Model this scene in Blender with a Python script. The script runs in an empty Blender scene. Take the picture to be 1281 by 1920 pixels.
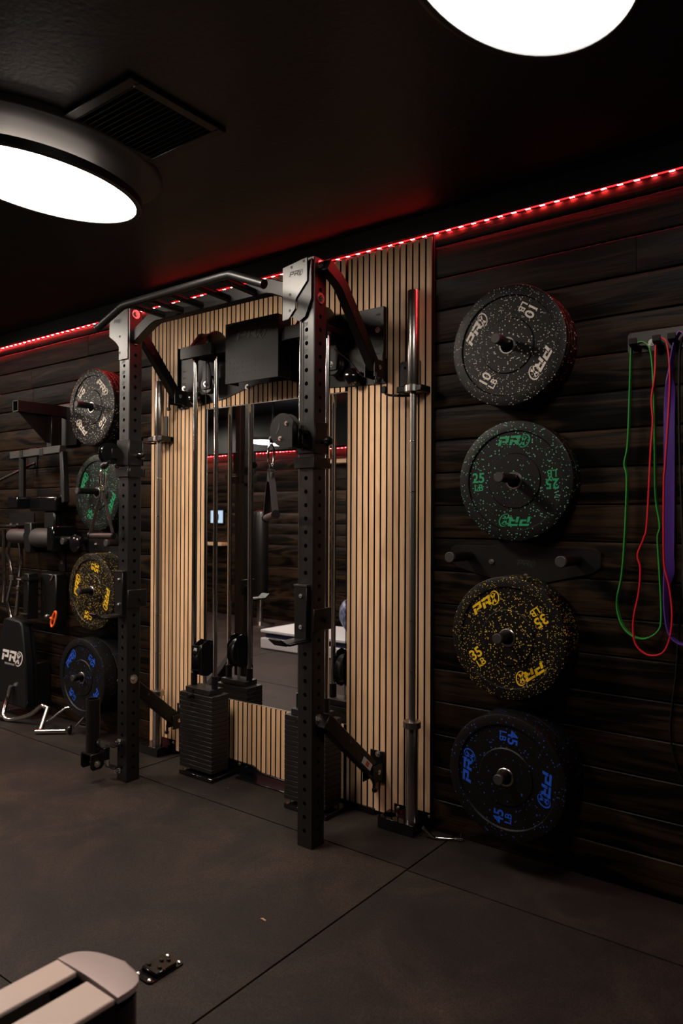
import bpy, bmesh, math, random
from mathutils import Vector, Matrix
random.seed(7)
S = bpy.context.scene
COL = S.collection
PI = math.pi

# ------------------------------------------------------------------ camera
F_PX, YAW, PITCH, ROLL, CH, CD = 1365.8, 37.157, 0.413, 0.245, 1.280, 2.639
cd = bpy.data.cameras.new('camera')
cd.sensor_fit = 'VERTICAL'; cd.sensor_height = 36; cd.sensor_width = 24
cd.lens = F_PX * 36 / 1920
cd.clip_start = 0.05
cam = bpy.data.objects.new('camera', cd); COL.objects.link(cam)
y_, p_, r_ = map(math.radians, (YAW, PITCH, ROLL))
fw = Vector((-math.sin(y_) * math.cos(p_), math.cos(y_) * math.cos(p_), math.sin(p_)))
r0 = Vector((math.cos(y_), math.sin(y_), 0)); u0 = r0.cross(fw)
rt = math.cos(r_) * r0 + math.sin(r_) * u0
up = -math.sin(r_) * r0 + math.cos(r_) * u0
m = Matrix((rt, up, -fw)).transposed().to_4x4(); m.translation = (0, -CD, CH)
cam.matrix_world = m
cd.dof.use_dof = True; cd.dof.focus_distance = 3.1; cd.dof.aperture_fstop = 3.2
S.camera = cam

# ------------------------------------------------------------------ world, lights, exposure
w = bpy.data.worlds.new('world'); S.world = w; w.use_nodes = True
w.node_tree.nodes['Background'].inputs[0].default_value = (1, .93, .86, 1)
w.node_tree.nodes['Background'].inputs[1].default_value = 0.004
S.view_settings.view_transform = 'Standard'; S.view_settings.look = 'None'
S.view_settings.gamma = 1; S.view_settings.exposure = 0.0
try: S.view_settings.use_curve_mapping = False
except Exception: pass
LAMP_POWER = 56.0          # radiance of the ceiling lamp diffusers
LED_POWER = 500.0           # radiance of the red diodes
S.cycles.max_bounces = 6; S.cycles.glossy_bounces = 4
S.cycles.sample_clamp_indirect = 4.0
S.cycles.use_denoising = True

# ------------------------------------------------------------------ materials
def mat(name, color=(.5, .5, .5), rough=.5, metal=0., spec=.5, emit=None, estr=0.):
    M = bpy.data.materials.new(name); M.use_nodes = True
    b = M.node_tree.nodes['Principled BSDF']
    b.inputs['Base Color'].default_value = (*color, 1)
    b.inputs['Roughness'].default_value = rough
    b.inputs['Metallic'].default_value = metal
    b.inputs['Specular IOR Level'].default_value = spec
    if emit:
        b.inputs['Emission Color'].default_value = (*emit, 1)
        b.inputs['Emission Strength'].default_value = estr
    return M
def nt(M): return M.node_tree, M.node_tree.nodes['Principled BSDF']
def node(t, typ, **kw):
    n = t.nodes.new(typ)
    for k, v in kw.items():
        if k in n.inputs: n.inputs[k].default_value = v
        else: setattr(n, k, v)
    return n
def ramp(t, stops, src):
    r = t.nodes.new('ShaderNodeValToRGB'); e = r.color_ramp.elements
    while len(e) < len(stops): e.new(.5)
    for i, (p, c) in enumerate(stops):
        e[i].position = p; e[i].color = (*c, 1) if len(c) == 3 else c
    t.links.new(src, r.inputs[0]); return r
def posvec(t, scale, offset=True):
    g = node(t, 'ShaderNodeNewGeometry'); mp = node(t, 'ShaderNodeMapping')
    mp.inputs['Scale'].default_value = scale
    src = g.outputs['Position']
    if offset:
        oi = node(t, 'ShaderNodeObjectInfo'); mu = node(t, 'ShaderNodeMath', operation='MULTIPLY')
        mu.inputs[1].default_value = 37.
        t.links.new(oi.outputs['Random'], mu.inputs[0])
        ad = node(t, 'ShaderNodeVectorMath', operation='ADD')
        t.links.new(src, ad.inputs[0]); t.links.new(mu.outputs[0], ad.inputs[1]); src = ad.outputs[0]
    t.links.new(src, mp.inputs[0]); return mp.outputs[0]
def bump(t, b, h, strength=.3, dist=.002):
    bn = node(t, 'ShaderNodeBump'); bn.inputs['Strength'].default_value = strength; bn.inputs['Distance'].default_value = dist
    t.links.new(h, bn.inputs['Height']); t.links.new(bn.outputs[0], b.inputs['Normal'])

def wood_mat(name, c0, c1, c2, along, rough=.5, fine=90., bumpd=.0015, bs=.4, objvar=.5, spec=.5):
    M = mat(name, rough=rough, spec=spec); t, b = nt(M)
    sc = [fine] * 3; sc[along] = fine * .035
    v = posvec(t, sc)
    n1 = node(t, 'ShaderNodeTexNoise', Scale=1., Detail=6., Roughness=.6, Distortion=.4); t.links.new(v, n1.inputs['Vector'])
    sc2 = [9.] * 3; sc2[along] = 1.1
    v2 = posvec(t, sc2)
    n2 = node(t, 'ShaderNodeTexNoise', Scale=1., Detail=3., Distortion=1.3); t.links.new(v2, n2.inputs['Vector'])
    wv = node(t, 'ShaderNodeMath', operation='MULTIPLY'); wv.inputs[1].default_value = 16.
    t.links.new(n2.outputs[0], wv.inputs[0])
    sn = node(t, 'ShaderNodeMath', operation='SINE'); t.links.new(wv.outputs[0], sn.inputs[0])
    mr = node(t, 'ShaderNodeMapRange'); mr.inputs[1].default_value = -1; t.links.new(sn.outputs[0], mr.inputs[0])
    mx = node(t, 'ShaderNodeMath', operation='MULTIPLY_ADD'); mx.inputs[1].default_value = .38
    hf = node(t, 'ShaderNodeMath', operation='MULTIPLY'); hf.inputs[1].default_value = .62
    t.links.new(n1.outputs[0], hf.inputs[0]); t.links.new(mr.outputs[0], mx.inputs[0]); t.links.new(hf.outputs[0], mx.inputs[2])
    r = ramp(t, [(.28, c0), (.5, c1), (.78, c2)], mx.outputs[0])
    oi = node(t, 'ShaderNodeObjectInfo'); mr2 = node(t, 'ShaderNodeMapRange')
    mr2.inputs[3].default_value = 1 - objvar * .5; mr2.inputs[4].default_value = 1 + objvar * .5
    t.links.new(oi.outputs['Random'], mr2.inputs[0])
    hs = node(t, 'ShaderNodeHueSaturation'); t.links.new(r.outputs[0], hs.inputs['Color']); t.links.new(mr2.outputs[0], hs.inputs['Value'])
    t.links.new(hs.outputs[0], b.inputs['Base Color'])
    bump(t, b, mx.outputs[0], bs, bumpd)
    return M
M_plank = wood_mat('stained_planks', (.0006, .0005, .0004), (.0030, .0018, .0012), (.030, .016, .0075), 0, rough=.5, fine=75., bumpd=.003, bs=.7, objvar=.9, spec=.16)
M_slat = wood_mat('light_veneer', (.57, .345, .19), (.68, .425, .24), (.76, .495, .295), 2, rough=.55, fine=70., bumpd=.0004, bs=.15, objvar=.22, spec=.3)
M_shelf = wood_mat('pale_wood', (.35, .22, .13), (.5, .34, .2), (.6, .42, .26), 0, rough=.5)
M_dark = mat('dark_backing', (.003, .003, .003), .8, spec=.2)

def rubber_floor():
    M = mat('rubber_mat', rough=.66, spec=.24); t, b = nt(M)
    v = posvec(t, (1, 1, 1), offset=True)
    n1 = node(t, 'ShaderNodeTexNoise', Scale=2.6, Detail=9., Roughness=.68, Distortion=.8); t.links.new(v, n1.inputs['Vector'])
    n2 = node(t, 'ShaderNodeTexNoise', Scale=260., Detail=2.); t.links.new(v, n2.inputs['Vector'])
    r = ramp(t, [(.3, (.0062, .0045, .0040)), (.5, (.0135, .0095, .0077)), (.68, (.028, .0190, .0135))], n1.outputs[0])
    r2 = ramp(t, [(.35, (.45, .45, .45)), (.65, (1.55, 1.55, 1.55))], n2.outputs[0])
    mx = node(t, 'ShaderNodeMix', data_type='RGBA', blend_type='MULTIPLY'); mx.inputs[0].default_value = 1
    t.links.new(r.outputs[0], mx.inputs[6]); t.links.new(r2.outputs[0], mx.inputs[7])
    # sparse pale specks of grit
    vo = node(t, 'ShaderNodeTexVoronoi', Scale=9.); t.links.new(v, vo.inputs['Vector'])
    lt = node(t, 'ShaderNodeMath', operation='LESS_THAN'); lt.inputs[1].default_value = .022
    t.links.new(vo.outputs['Distance'], lt.inputs[0])
    sep = node(t, 'ShaderNodeSeparateColor'); t.links.new(vo.outputs['Color'], sep.inputs[0])
    gt = node(t, 'ShaderNodeMath', operation='GREATER_THAN'); gt.inputs[1].default_value = .72
    t.links.new(sep.outputs[0], gt.inputs[0])
    ml = node(t, 'ShaderNodeMath', operation='MULTIPLY'); t.links.new(lt.outputs[0], ml.inputs[0]); t.links.new(gt.outputs[0], ml.inputs[1])
    m2 = node(t, 'ShaderNodeMix', data_type='RGBA'); t.links.new(ml.outputs[0], m2.inputs[0])
    t.links.new(mx.outputs[2], m2.inputs[6]); m2.inputs[7].default_value = (.16, .13, .11, 1)
    t.links.new(m2.outputs[2], b.inputs['Base Color'])
    bump(t, b, n2.outputs[0], .5, .001)
    return M
M_floor = rubber_floor()

def speckle(name, fleck, dens, base=(.0034, .0030, .0029)):
    M = mat(name, rough=.45, spec=.22); t, b = nt(M)
    v = posvec(t, (1, 1, 1), offset=True)
    vo = node(t, 'ShaderNodeTexVoronoi', Scale=185.); t.links.new(v, vo.inputs['Vector'])
    sep = node(t, 'ShaderNodeSeparateColor'); t.links.new(vo.outputs['Color'], sep.inputs[0])
    mu = node(t, 'ShaderNodeMath', operation='MULTIPLY'); mu.inputs[1].default_value = .55
    t.links.new(sep.outputs[1], mu.inputs[0])
    lt = node(t, 'ShaderNodeMath', operation='LESS_THAN'); t.links.new(vo.outputs['Distance'], lt.inputs[0]); t.links.new(mu.outputs[0], lt.inputs[1])
    gt = node(t, 'ShaderNodeMath', operation='GREATER_THAN'); gt.inputs[1].default_value = 1 - dens
    t.links.new(sep.outputs[0], gt.inputs[0])
    ml = node(t, 'ShaderNodeMath', operation='MULTIPLY'); t.links.new(lt.outputs[0], ml.inputs[0]); t.links.new(gt.outputs[0], ml.inputs[1])
    m2 = node(t, 'ShaderNodeMix', data_type='RGBA'); t.links.new(ml.outputs[0], m2.inputs[0])
    m2.inputs[6].default_value = (*base, 1); m2.inputs[7].default_value = (*fleck, 1)
    t.links.new(m2.outputs[2], b.inputs['Base Color'])
    n2 = node(t, 'ShaderNodeTexNoise', Scale=420., Detail=2.); t.links.new(v, n2.inputs['Vector'])
    bump(t, b, n2.outputs[0], .45, .001)
    return M
RUB = {10: speckle('rubber_white_fleck', (.50, .43, .36), .24), 25: speckle('rubber_green_fleck', (.12, .34, .23), .20),
       35: speckle('rubber_yellow_fleck', (.50, .33, .05), .36), 45: speckle('rubber_blue_fleck', (.03, .07, .25), .10)}
INK = {10: mat('ink_white', (.62, .54, .47), .5), 25: mat('ink_green', (.0, .23, .085), .5),
       35: mat('ink_yellow', (.75, .46, .005), .5), 45: mat('ink_blue', (.008, .075, .52), .5)}
M_black = mat('black_powder_coat', (.0036, .0032, .0032), .42, spec=.32)
def powder():
    t, b = nt(M_black); v = posvec(t, (1, 1, 1), False)
    n = node(t, 'ShaderNodeTexNoise', Scale=700., Detail=1.); t.links.new(v, n.inputs['Vector']); bump(t, b, n.outputs[0], .15, .0005)
powder()
M_post = mat('black_post_coat', (.0045, .0041, .0040), .37, spec=.55)
M_gloss = mat('gloss_black', (.004, .004, .0045), .12)
M_plastic = mat('black_plastic', (.004, .004, .004), .35, spec=.4)
M_chrome = mat('chrome', (.72, .70, .66), .14, 1.)
M_steel = mat('brushed_steel', (.42, .39, .36), .28, 1.)
M_zinc = mat('zinc_bolt', (.75, .73, .70), .25, 1.)
M_ink = mat('number_ink', (.002, .002, .002), .6)
M_iron = mat('weight_iron', (.010, .0085, .008), .46, spec=.3)
M_leather = mat('black_leather', (.004, .0045, .005), .45, spec=.3)
M_foam = mat('dark_foam', (.022, .017, .016), .6)
M_strap = mat('nylon_strap', (.02, .017, .017), .7)
M_grey = mat('grey_trim', (.022, .020, .018), .5)
M_capg = mat('grey_rubber_cap', (.022, .020, .019), .5)
M_white = mat('white_print', (.62, .58, .56), .6)
M_orange = mat('orange_aluminium', (.9, .13, .02), .35)
M_cream = mat('cream_rail', (.43, .37, .32), .42)
M_silver = mat('silver_cap', (.36, .32, .31), .4, .2)
M_ceil = mat('ceiling_black', (.0080, .0095, .0130), .46, spec=.5)
def ceilb():
    t, b = nt(M_ceil); v = posvec(t, (1, 1, 1), False)
    n = node(t, 'ShaderNodeTexNoise', Scale=60., Detail=5.); t.links.new(v, n.inputs['Vector']); bump(t, b, n.outputs[0], .35, .004)
ceilb()
M_trim = mat('black_trim', (.006, .0055, .0055), .45)
M_green = mat('green_latex', (.025, .26, .035), .45)
M_red = mat('red_latex', (.62, .008, .02), .45)
M_purple = mat('purple_latex', (.085, .028, .22), .38)
M_diff = mat('lamp_diffuser', (.9, .9, .88), .5, emit=(1., .88, .75), estr=LAMP_POWER)
M_bezel = mat('lamp_bezel', (.006, .006, .006), .4)
M_flange = mat('lamp_flange', (.034, .030, .028), .55)
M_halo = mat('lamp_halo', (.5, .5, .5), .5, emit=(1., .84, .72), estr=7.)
M_diff2 = mat('lamp_diffuser_dim', (.9, .9, .88), .5, emit=(1., .92, .84), estr=LAMP_POWER * .34)
M_led = mat('led_diode', (.9, .2, .2), .4, emit=(1., .05, .055), estr=LED_POWER)
M_tape = mat('led_tape', (.6, .03, .03), .4, emit=(1., .012, .015), estr=5.)
M_screen = mat('lit_screen', (.02, .02, .02), .3, emit=(.62, .82, 1.), estr=1.1)
M_label = mat('label_paper', (.6, .57, .54), .6)
M_labelred = mat('label_red', (.5, .07, .03), .6)
M_mirror = mat('mirror_glass', (.74, .76, .77), .0, 1.)
M_dblue = mat('navy_fabric', (.01, .03, .09), .8)
def tiedye():
    M = mat('tie_dye_fabric', rough=.85); t, b = nt(M); v = posvec(t, (1, 1, 1), False)
    n = node(t, 'ShaderNodeTexNoise', Scale=9., Detail=4., Distortion=1.6); t.links.new(v, n.inputs['Vector'])
    r = ramp(t, [(.36, (.03, .04, .09)), (.52, (.11, .13, .22)), (.68, (.42, .43, .5))], n.outputs[0]); t.links.new(r.outputs[0], b.inputs['Base Color'])
    return M
M_tie = tiedye()
M_wht = mat('white_plastic', (.55, .56, .58), .4)

# ------------------------------------------------------------------ mesh helpers
class MB:
    def __init__(s): s.v = []; s.f = []
    def add(s, vs, fs):
        o = len(s.v); s.v += [tuple(v) for v in vs]; s.f += [tuple(i + o for i in f) for f in fs]; return s
    def box(s, x0, x1, y0, y1, z0, z1):
        vs = [(x, y, z) for x in (x0, x1) for y in (y0, y1) for z in (z0, z1)]
        return s.add(vs, [(0, 1, 3, 2), (4, 6, 7, 5), (0, 4, 5, 1), (2, 3, 7, 6), (0, 2, 6, 4), (1, 5, 7, 3)])
    def cyl(s, a, b, r, n=16, r2=None, caps=True):
        a = Vector(a); b = Vector(b); d = (b - a).normalized(); r2 = r if r2 is None else r2
        h = Vector((0, 0, 1)) if abs(d.z) < .9 else Vector((1, 0, 0))
        u = d.cross(h).normalized(); v = d.cross(u)
        vs = []
        for c, rr in ((a, r), (b, r2)):
            vs += [c + u * math.cos(2 * PI * i / n) * rr + v * math.sin(2 * PI * i / n) * rr for i in range(n)]
        fs = [(i, (i + 1) % n, n + (i + 1) % n, n + i) for i in range(n)]
        if caps: fs += [tuple(range(n)), tuple(range(n, 2 * n))]
        return s.add(vs, fs)
    def prism(s, pts, plane, a, b):
        mp = {'xz': lambda u, v, w: (u, w, v), 'yz': lambda u, v, w: (w, u, v), 'xy': lambda u, v, w: (u, v, w)}[plane]
        n = len(pts)
        vs = [mp(u, v, a) for u, v in pts] + [mp(u, v, b) for u, v in pts]
        return s.add(vs, [tuple(range(n)), tuple(range(2 * n - 1, n - 1, -1))] + [(i, (i + 1) % n, n + (i + 1) % n, n + i) for i in range(n)])
    def lathe(s, o, axis, prof, n=32, closed=False):
        o = Vector(o); d = Vector(axis).normalized()
        h = Vector((0, 0, 1)) if abs(d.z) < .9 else Vector((1, 0, 0))
        u = d.cross(h).normalized(); v = d.cross(u); vs = []
        for r, t in prof:
            vs += [o + d * t + (u * math.cos(2 * PI * i / n) + v * math.sin(2 * PI * i / n)) * r for i in range(n)]
        k = len(prof); fs = []
        for j in range(k if closed else k - 1):
            q = (j + 1) % k
            fs += [(j * n + i, j * n + (i + 1) % n, q * n + (i + 1) % n, q * n + i) for i in range(n)]
        if not closed:
            if prof[0][0] > 1e-6: fs.append(tuple(range(n)))
            if prof[-1][0] > 1e-6: fs.append(tuple(range((k - 1) * n, k * n)))
        return s.add(vs, fs)
    def sweep(s, path, sec, twist=None, closed=False, caps=True, fixed=None):
        P = [Vector(p) for p in path]; n = len(P); m = len(sec); vs = []; prev = None
        for i, p in enumerate(P):
            t = (P[(i + 1) % n] - P[i - 1]) if closed else (P[min(i + 1, n - 1)] - P[max(i - 1, 0)])
            t.normalize()
            if fixed is not None: u = (Vector(fixed) - t * t.dot(Vector(fixed))).normalized()
            else:
                if prev is None:
                    h = Vector((0, 0, 1)) if abs(t.z) < .9 else Vector((0, 1, 0)); prev = t.cross(h).normalized()
                u = (prev - t * prev.dot(t)).normalized(); prev = u
            v = t.cross(u)
            if twist:
                a = twist[i]; u, v = u * math.cos(a) + v * math.sin(a), v * math.cos(a) - u * math.sin(a)
            vs += [p + u * a + v * b for a, b in sec]
        fs = []
        for i in range(n if closed else n - 1):
            q = (i + 1) % n
            fs += [(i * m + j, i * m + (j + 1) % m, q * m + (j + 1) % m, q * m + j) for j in range(m)]
        if not closed and caps: fs += [tuple(range(m)), tuple(range((n - 1) * m, n * m))]
        return s.add(vs, fs)
    def tube(s, path, r, n=12, closed=False):
        return s.sweep(path, [(math.cos(2 * PI * i / n) * r, math.sin(2 * PI * i / n) * r) for i in range(n)], closed=closed)
    def hexbolt(s, c, axis, r=.012, h=.008, washer=1.45):
        c = Vector(c); d = Vector(axis).normalized()
        s.cyl(c, c + d * .0025, r * washer, 16); s.cyl(c + d * .0025, c + d * (.0025 + h), r, 6)
        s.cyl(c + d * (.0025 + h), c + d * (.006 + h), r * .5, 8); return s
    def build(s, name, material, parent=None, bevel=0., ang=35, seg=1, loc=None):
        off = Vector((0, 0, 0))
        root = parent
        while root is not None and root.parent is not None: root = root.parent
        if root is not None: off = Vector(root.location)
        elif loc is not None: off = Vector(loc)
        me = bpy.data.meshes.new(name)
        me.from_pydata([tuple(Vector(v) - off) for v in s.v], [], s.f)
        bm = bmesh.new(); bm.from_mesh(me); bmesh.ops.recalc_face_normals(bm, faces=bm.faces)
        bm.to_mesh(me); bm.free()
        me.materials.append(material)
        me.polygons.foreach_set('use_smooth', [True] * len(me.polygons))
        me.set_sharp_from_angle(angle=math.radians(ang))
        o = bpy.data.objects.new(name, me); COL.objects.link(o)
        if parent is not None: o.parent = parent
        else: o.location = off
        if bevel:
            b = o.modifiers.new('bevel', 'BEVEL'); b.width = bevel; b.segments = seg; b.limit_method = 'ANGLE'; b.angle_limit = math.radians(40)
        return o

def thing(name, label, cat, loc=(0, 0, 0), group=None):
    o = bpy.data.objects.new(name, None); COL.objects.link(o); o.empty_display_size = .05
    o.location = loc; o['label'] = label; o['category'] = cat
    if group: o['group'] = group
    return o
def tag(o, label, cat, group=None):
    o['label'] = label; o['category'] = cat
    if group: o['group'] = group
    return o
def dup(root, loc, label, rotz=None):
    def rec(o, par):
        c = o.copy(); COL.objects.link(c)
        if par is not None: c.parent = par
        for ch in o.children: rec(ch, c)
        return c
    c = rec(root, None); c.location = loc; c['label'] = label
    if rotz is not None: c.rotation_euler = (0, 0, rotz)
    return c
def catmull(pts, k=6, closed=False):
    P = [Vector(p) for p in pts]; n = len(P); out = []
    rng = n if closed else n - 1
    for i in range(rng):
        if closed: a, b, c, d = P[i - 1], P[i], P[(i + 1) % n], P[(i + 2) % n]
        else: a, b, c, d = P[max(i - 1, 0)], P[i], P[i + 1], P[min(i + 2, n - 1)]
        for j in range(k):
            t = j / k
            out.append(.5 * ((2 * b) + (c - a) * t + (2 * a - 5 * b + 4 * c - d) * t * t + (3 * b - a - 3 * c + d) * t ** 3))
    if not closed: out.append(P[-1])
    return out
def rrect(x0, x1, z0, z1, r, k=4):
    out = []
    for cx, cz, a0 in ((x1 - r, z1 - r, 0), (x0 + r, z1 - r, 90), (x0 + r, z0 + r, 180), (x1 - r, z0 + r, 270)):
        for j in range(k + 1):
            a = math.radians(a0 + 90 * j / k); out.append((cx + r * math.cos(a), cz + r * math.sin(a)))
    return out
_txt = {}
def text_data(body, size, shear=0., bold=.0):
    """flat glyph outlines in (u,v), centred, as (verts2d, faces)"""
    key = (body, size, shear, bold)
    if key in _txt: return _txt[key]
    c = bpy.data.curves.new('t', 'FONT'); c.body = body; c.size = size; c.shear = shear; c.offset = bold
    c.align_x = 'CENTER'; c.align_y = 'CENTER'; c.resolution_u = 3
    o = bpy.data.objects.new('t', c); COL.objects.link(o)
    dg = bpy.context.evaluated_depsgraph_get(); me = bpy.data.meshes.new_from_object(o.evaluated_get(dg))
    vs = [(v.co.x, v.co.y) for v in me.vertices]; fs = [tuple(p.vertices) for p in me.polygons]
    bpy.data.objects.remove(o); bpy.data.curves.remove(c); bpy.data.meshes.remove(me)
    _txt[key] = (vs, fs); return _txt[key]
def put_flat(mb, data, place):
    vs, fs = data; mb.add([place(u, v) for u, v in vs], fs)

def logo_data(h=1.):
    """wide slanted letters P R and an x inside a crescent; returns list of polygons in (u,v), centred"""
    polys = []
    def P(x):
        polys.append([(x, 0), (x + .24, 0), (x + .24, .62), (x, .62)])
        polys.append([(x - .02, .76), (x + .86, .76), (x + .86, 1), (x - .02, 1)])
        polys.append([(x + .62, .30), (x + .86, .30), (x + .86, .76), (x + .62, .76)])
        polys.append([(x + .30, .30), (x + .62, .30), (x + .62, .50), (x + .30, .50)])
    P(0); P(1.0)
    polys.append([(1.48, .30), (1.76, .30), (1.95, 0), (1.66, 0)])
    polys.append([(1.86, -.12), (2.02, -.12), (2.50, .74), (2.34, .74)])
    polys.append([(1.98, .74), (2.14, .74), (2.42, -.12), (2.24, -.12)])
    k = 14
    for i in range(k):
        def pt(j, q):
            a = math.radians(-125 + 245 * j / k); th = .10 * math.sin(PI * (j + .3) / (k + .6)) + .01
            R = .66 + (th if q else -th * .4)
            return (2.22 + R * .72 * math.cos(a), .36 + R * math.sin(a))
        polys.append([pt(i, 0), pt(i, 1), pt(i + 1, 1), pt(i + 1, 0)])
    for i in range(8):
        def pt2(j, q):
            a = math.radians(60 + 110 * j / 8); R = .50 + (.03 if q else -.03); return (2.15 + R * .8 * math.cos(a), .36 + R * math.sin(a))
        polys.append([pt2(i, 0), pt2(i, 1), pt2(i + 1, 1), pt2(i + 1, 0)])
    return [[((u + v * .22 - 1.42) * h * 1.3, (v - .45) * h) for u, v in p] for p in polys]
def put_logo(mb, h, place_front, place_back=None):
    for p in logo_data(h):
        n = len(p); a = [place_front(u, v) for u, v in p]
        if place_back:
            b = [place_back(u, v) for u, v in p]
            mb.add(a + b, [tuple(range(n)), tuple(range(2 * n - 1, n - 1, -1))] + [(i, (i + 1) % n, n + (i + 1) % n, n + i) for i in range(n)])
        else: mb.add(a, [tuple(range(n))])

# ------------------------------------------------------------------ room shell
CZ = 2.532; XL, XR = -8.6, 1.6; YF = -4.18
def struct(o): o['kind'] = 'structure'; return o
fl = struct(MB().box(XL - .1, XR + .1, YF - .1, .06, -.10, -.018).build('floor', M_dark))
rows_ = [(0., -.366), (-.366, -1.586), (-1.586, -2.806), (-2.806, YF)]
cols_ = [[XL, -6.331, -4.691, -3.051, -1.411, .229, XR], [XL, -6.9, -5.07, -3.24, -1.411, .42, XR], [XL, -6.9, -5.07, -3.24, -1.411, .42, XR], [XL, -6.0, -4.2, -2.4, -.6, XR]]
cols_[1] = [XL, -6.9, -4.7, -1.411, .42, XR]; cols_[2] = [XL, -6.9, -4.7, -1.411, .42, XR]
g = .0038
for j, (y1, y0) in enumerate(rows_):
    for a, b in zip(cols_[j], cols_[j + 1 - 1][1:]):
        dy = -.012 if a > -1.5 else 0
        yy1 = y1 + (dy if j else 0); yy0 = y0 + (dy if j < 3 else 0)
        gg = g if j < 2 else .0015
        MB().box(a + g, b - g, yy0 + gg, yy1 - (g if j < 2 else .0015), -.018, random.uniform(-.0006, .0003)).build('mat', M_floor, fl)
ce = struct(MB().box(XL - .1, XR + .1, YF - .1, .06, CZ, CZ + .08).build('ceiling', M_ceil))
wb = struct(MB().box(XL - .1, XR + .1, -.002, .06, -.1, CZ).build('wall_back', M_dark))
wf = struct(MB().box(XL - .1, XR + .1, YF - .08, YF - .018, -.1, CZ).build('wall_front', M_dark))
wl = struct(MB().box(XL - .1, XL, YF, 0, -.1, CZ).build('wall_left', M_trim))
wr = struct(MB().box(XR, XR + .1, YF, 0, -.1, CZ).build('wall_right', M_trim))
PITCHZ = .1332
def planks(par, y0, y1, lo, hi, zs, rnd):
    for k, z in enumerate(zs):
        cuts = [lo]; x = lo + rnd.uniform(.6, 2.2)
        if k == 2: cuts.append(-1.02)
        while x < hi - .5:
            if k != 2: cuts.append(x)
            x += rnd.uniform(1.6, 3.2)
        cuts.append(hi)
        for a, b in zip(cuts, cuts[1:]):
            top = min(z + PITCHZ - .006, CZ)
            dy = rnd.uniform(-.0015, .001)
            yy0, yy1 = (y0 + dy, y1) if y0 < y1 else (y0, y1)
            # ship-lap board with eased edges: top ledge catches the light
            if par is wb:
                sec = [(-.002, z), (-.019 + dy, z), (-.021 + dy, z + .003), (-.021 + dy, top - .003), (-.018 + dy, top), (-.002, top)]
            else:
                Y = YF
                sec = [(Y - .019, z), (Y - .001, z), (Y + dy, z + .003), (Y + dy, top - .003), (Y - .002, top), (Y - .019, top)]
            mb = MB().prism(sec, 'yz', a + .0008, b - .0008)
            mb.build('plank', M_plank, par)
rnd = random.Random(3)
zs = [-.0 + .001 + PITCHZ * k for k in range(0, 19)]
zs = [z for z in zs if z < CZ - .03]
planks(wb, 0, 0, XL, XR, zs, rnd)
planks(wf, 0, 0, XL, XR, [z for z in zs if z < 2.2], rnd)
# dark board between ceiling and LED strip
tr = struct(MB().box(XL, XR, -.048, -.0222, 2.452, CZ).build('trim_1', M_trim, bevel=.002))
for x in (-1.62, -2.9, -.35, -4.2): MB().cyl((x, -.048, 2.50), (x, -.0505, 2.50), .005, 10).build('screw', M_black, tr)
# soffit on the opposite wall, seen in the mirror
struct(MB().box(XL, XR, YF + .0002, YF + .16, 2.10, CZ).build('trim_2', M_trim))

# LED strips
def led_strip(label, x0, x1, y, z, pitch, ysign, ztape=.002):
    t = thing('led_strip', label, 'light strip', ((x0 + x1) / 2, y, z))
    MB().box(x0, x1, y - .006, y + .006, z - ztape, z).build('tape', M_trim, t)
    tp = t.children[0]; tp.data.materials.append(M_tape)
    for p in tp.data.polygons:
        if p.normal.z < -.9: p.material_index = 1
    d0 = None; x = x0 + .02; n = 0
    me = None
    while x < x1 and n < 300:
        if me is None:
            zb = z - ztape - .0022
            mbx = MB().box(x - .009, x + .009, y - .004, y + .004, zb, z - ztape)
            o = mbx.build('diode', M_trim, t, bevel=0); x0_ = x; me = o
            o.data.materials.append(M_led)
            for p in o.data.polygons:
                if p.normal.z < -.9: p.material_index = 1
        else:
            o = me.copy(); COL.objects.link(o); o.parent = t; o.location = (x - x0_, 0, 0)
        x += pitch; n += 1
    return t
led_strip('glowing red light strip along the ceiling board above the rack wall', -6.6, .7, -.031, 2.4510, .0565, 1)
led_strip('glowing red light strip on the opposite wall, seen in the mirror', -8.5, -3.2, YF + .03, 2.088, .0565, -1)

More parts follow.
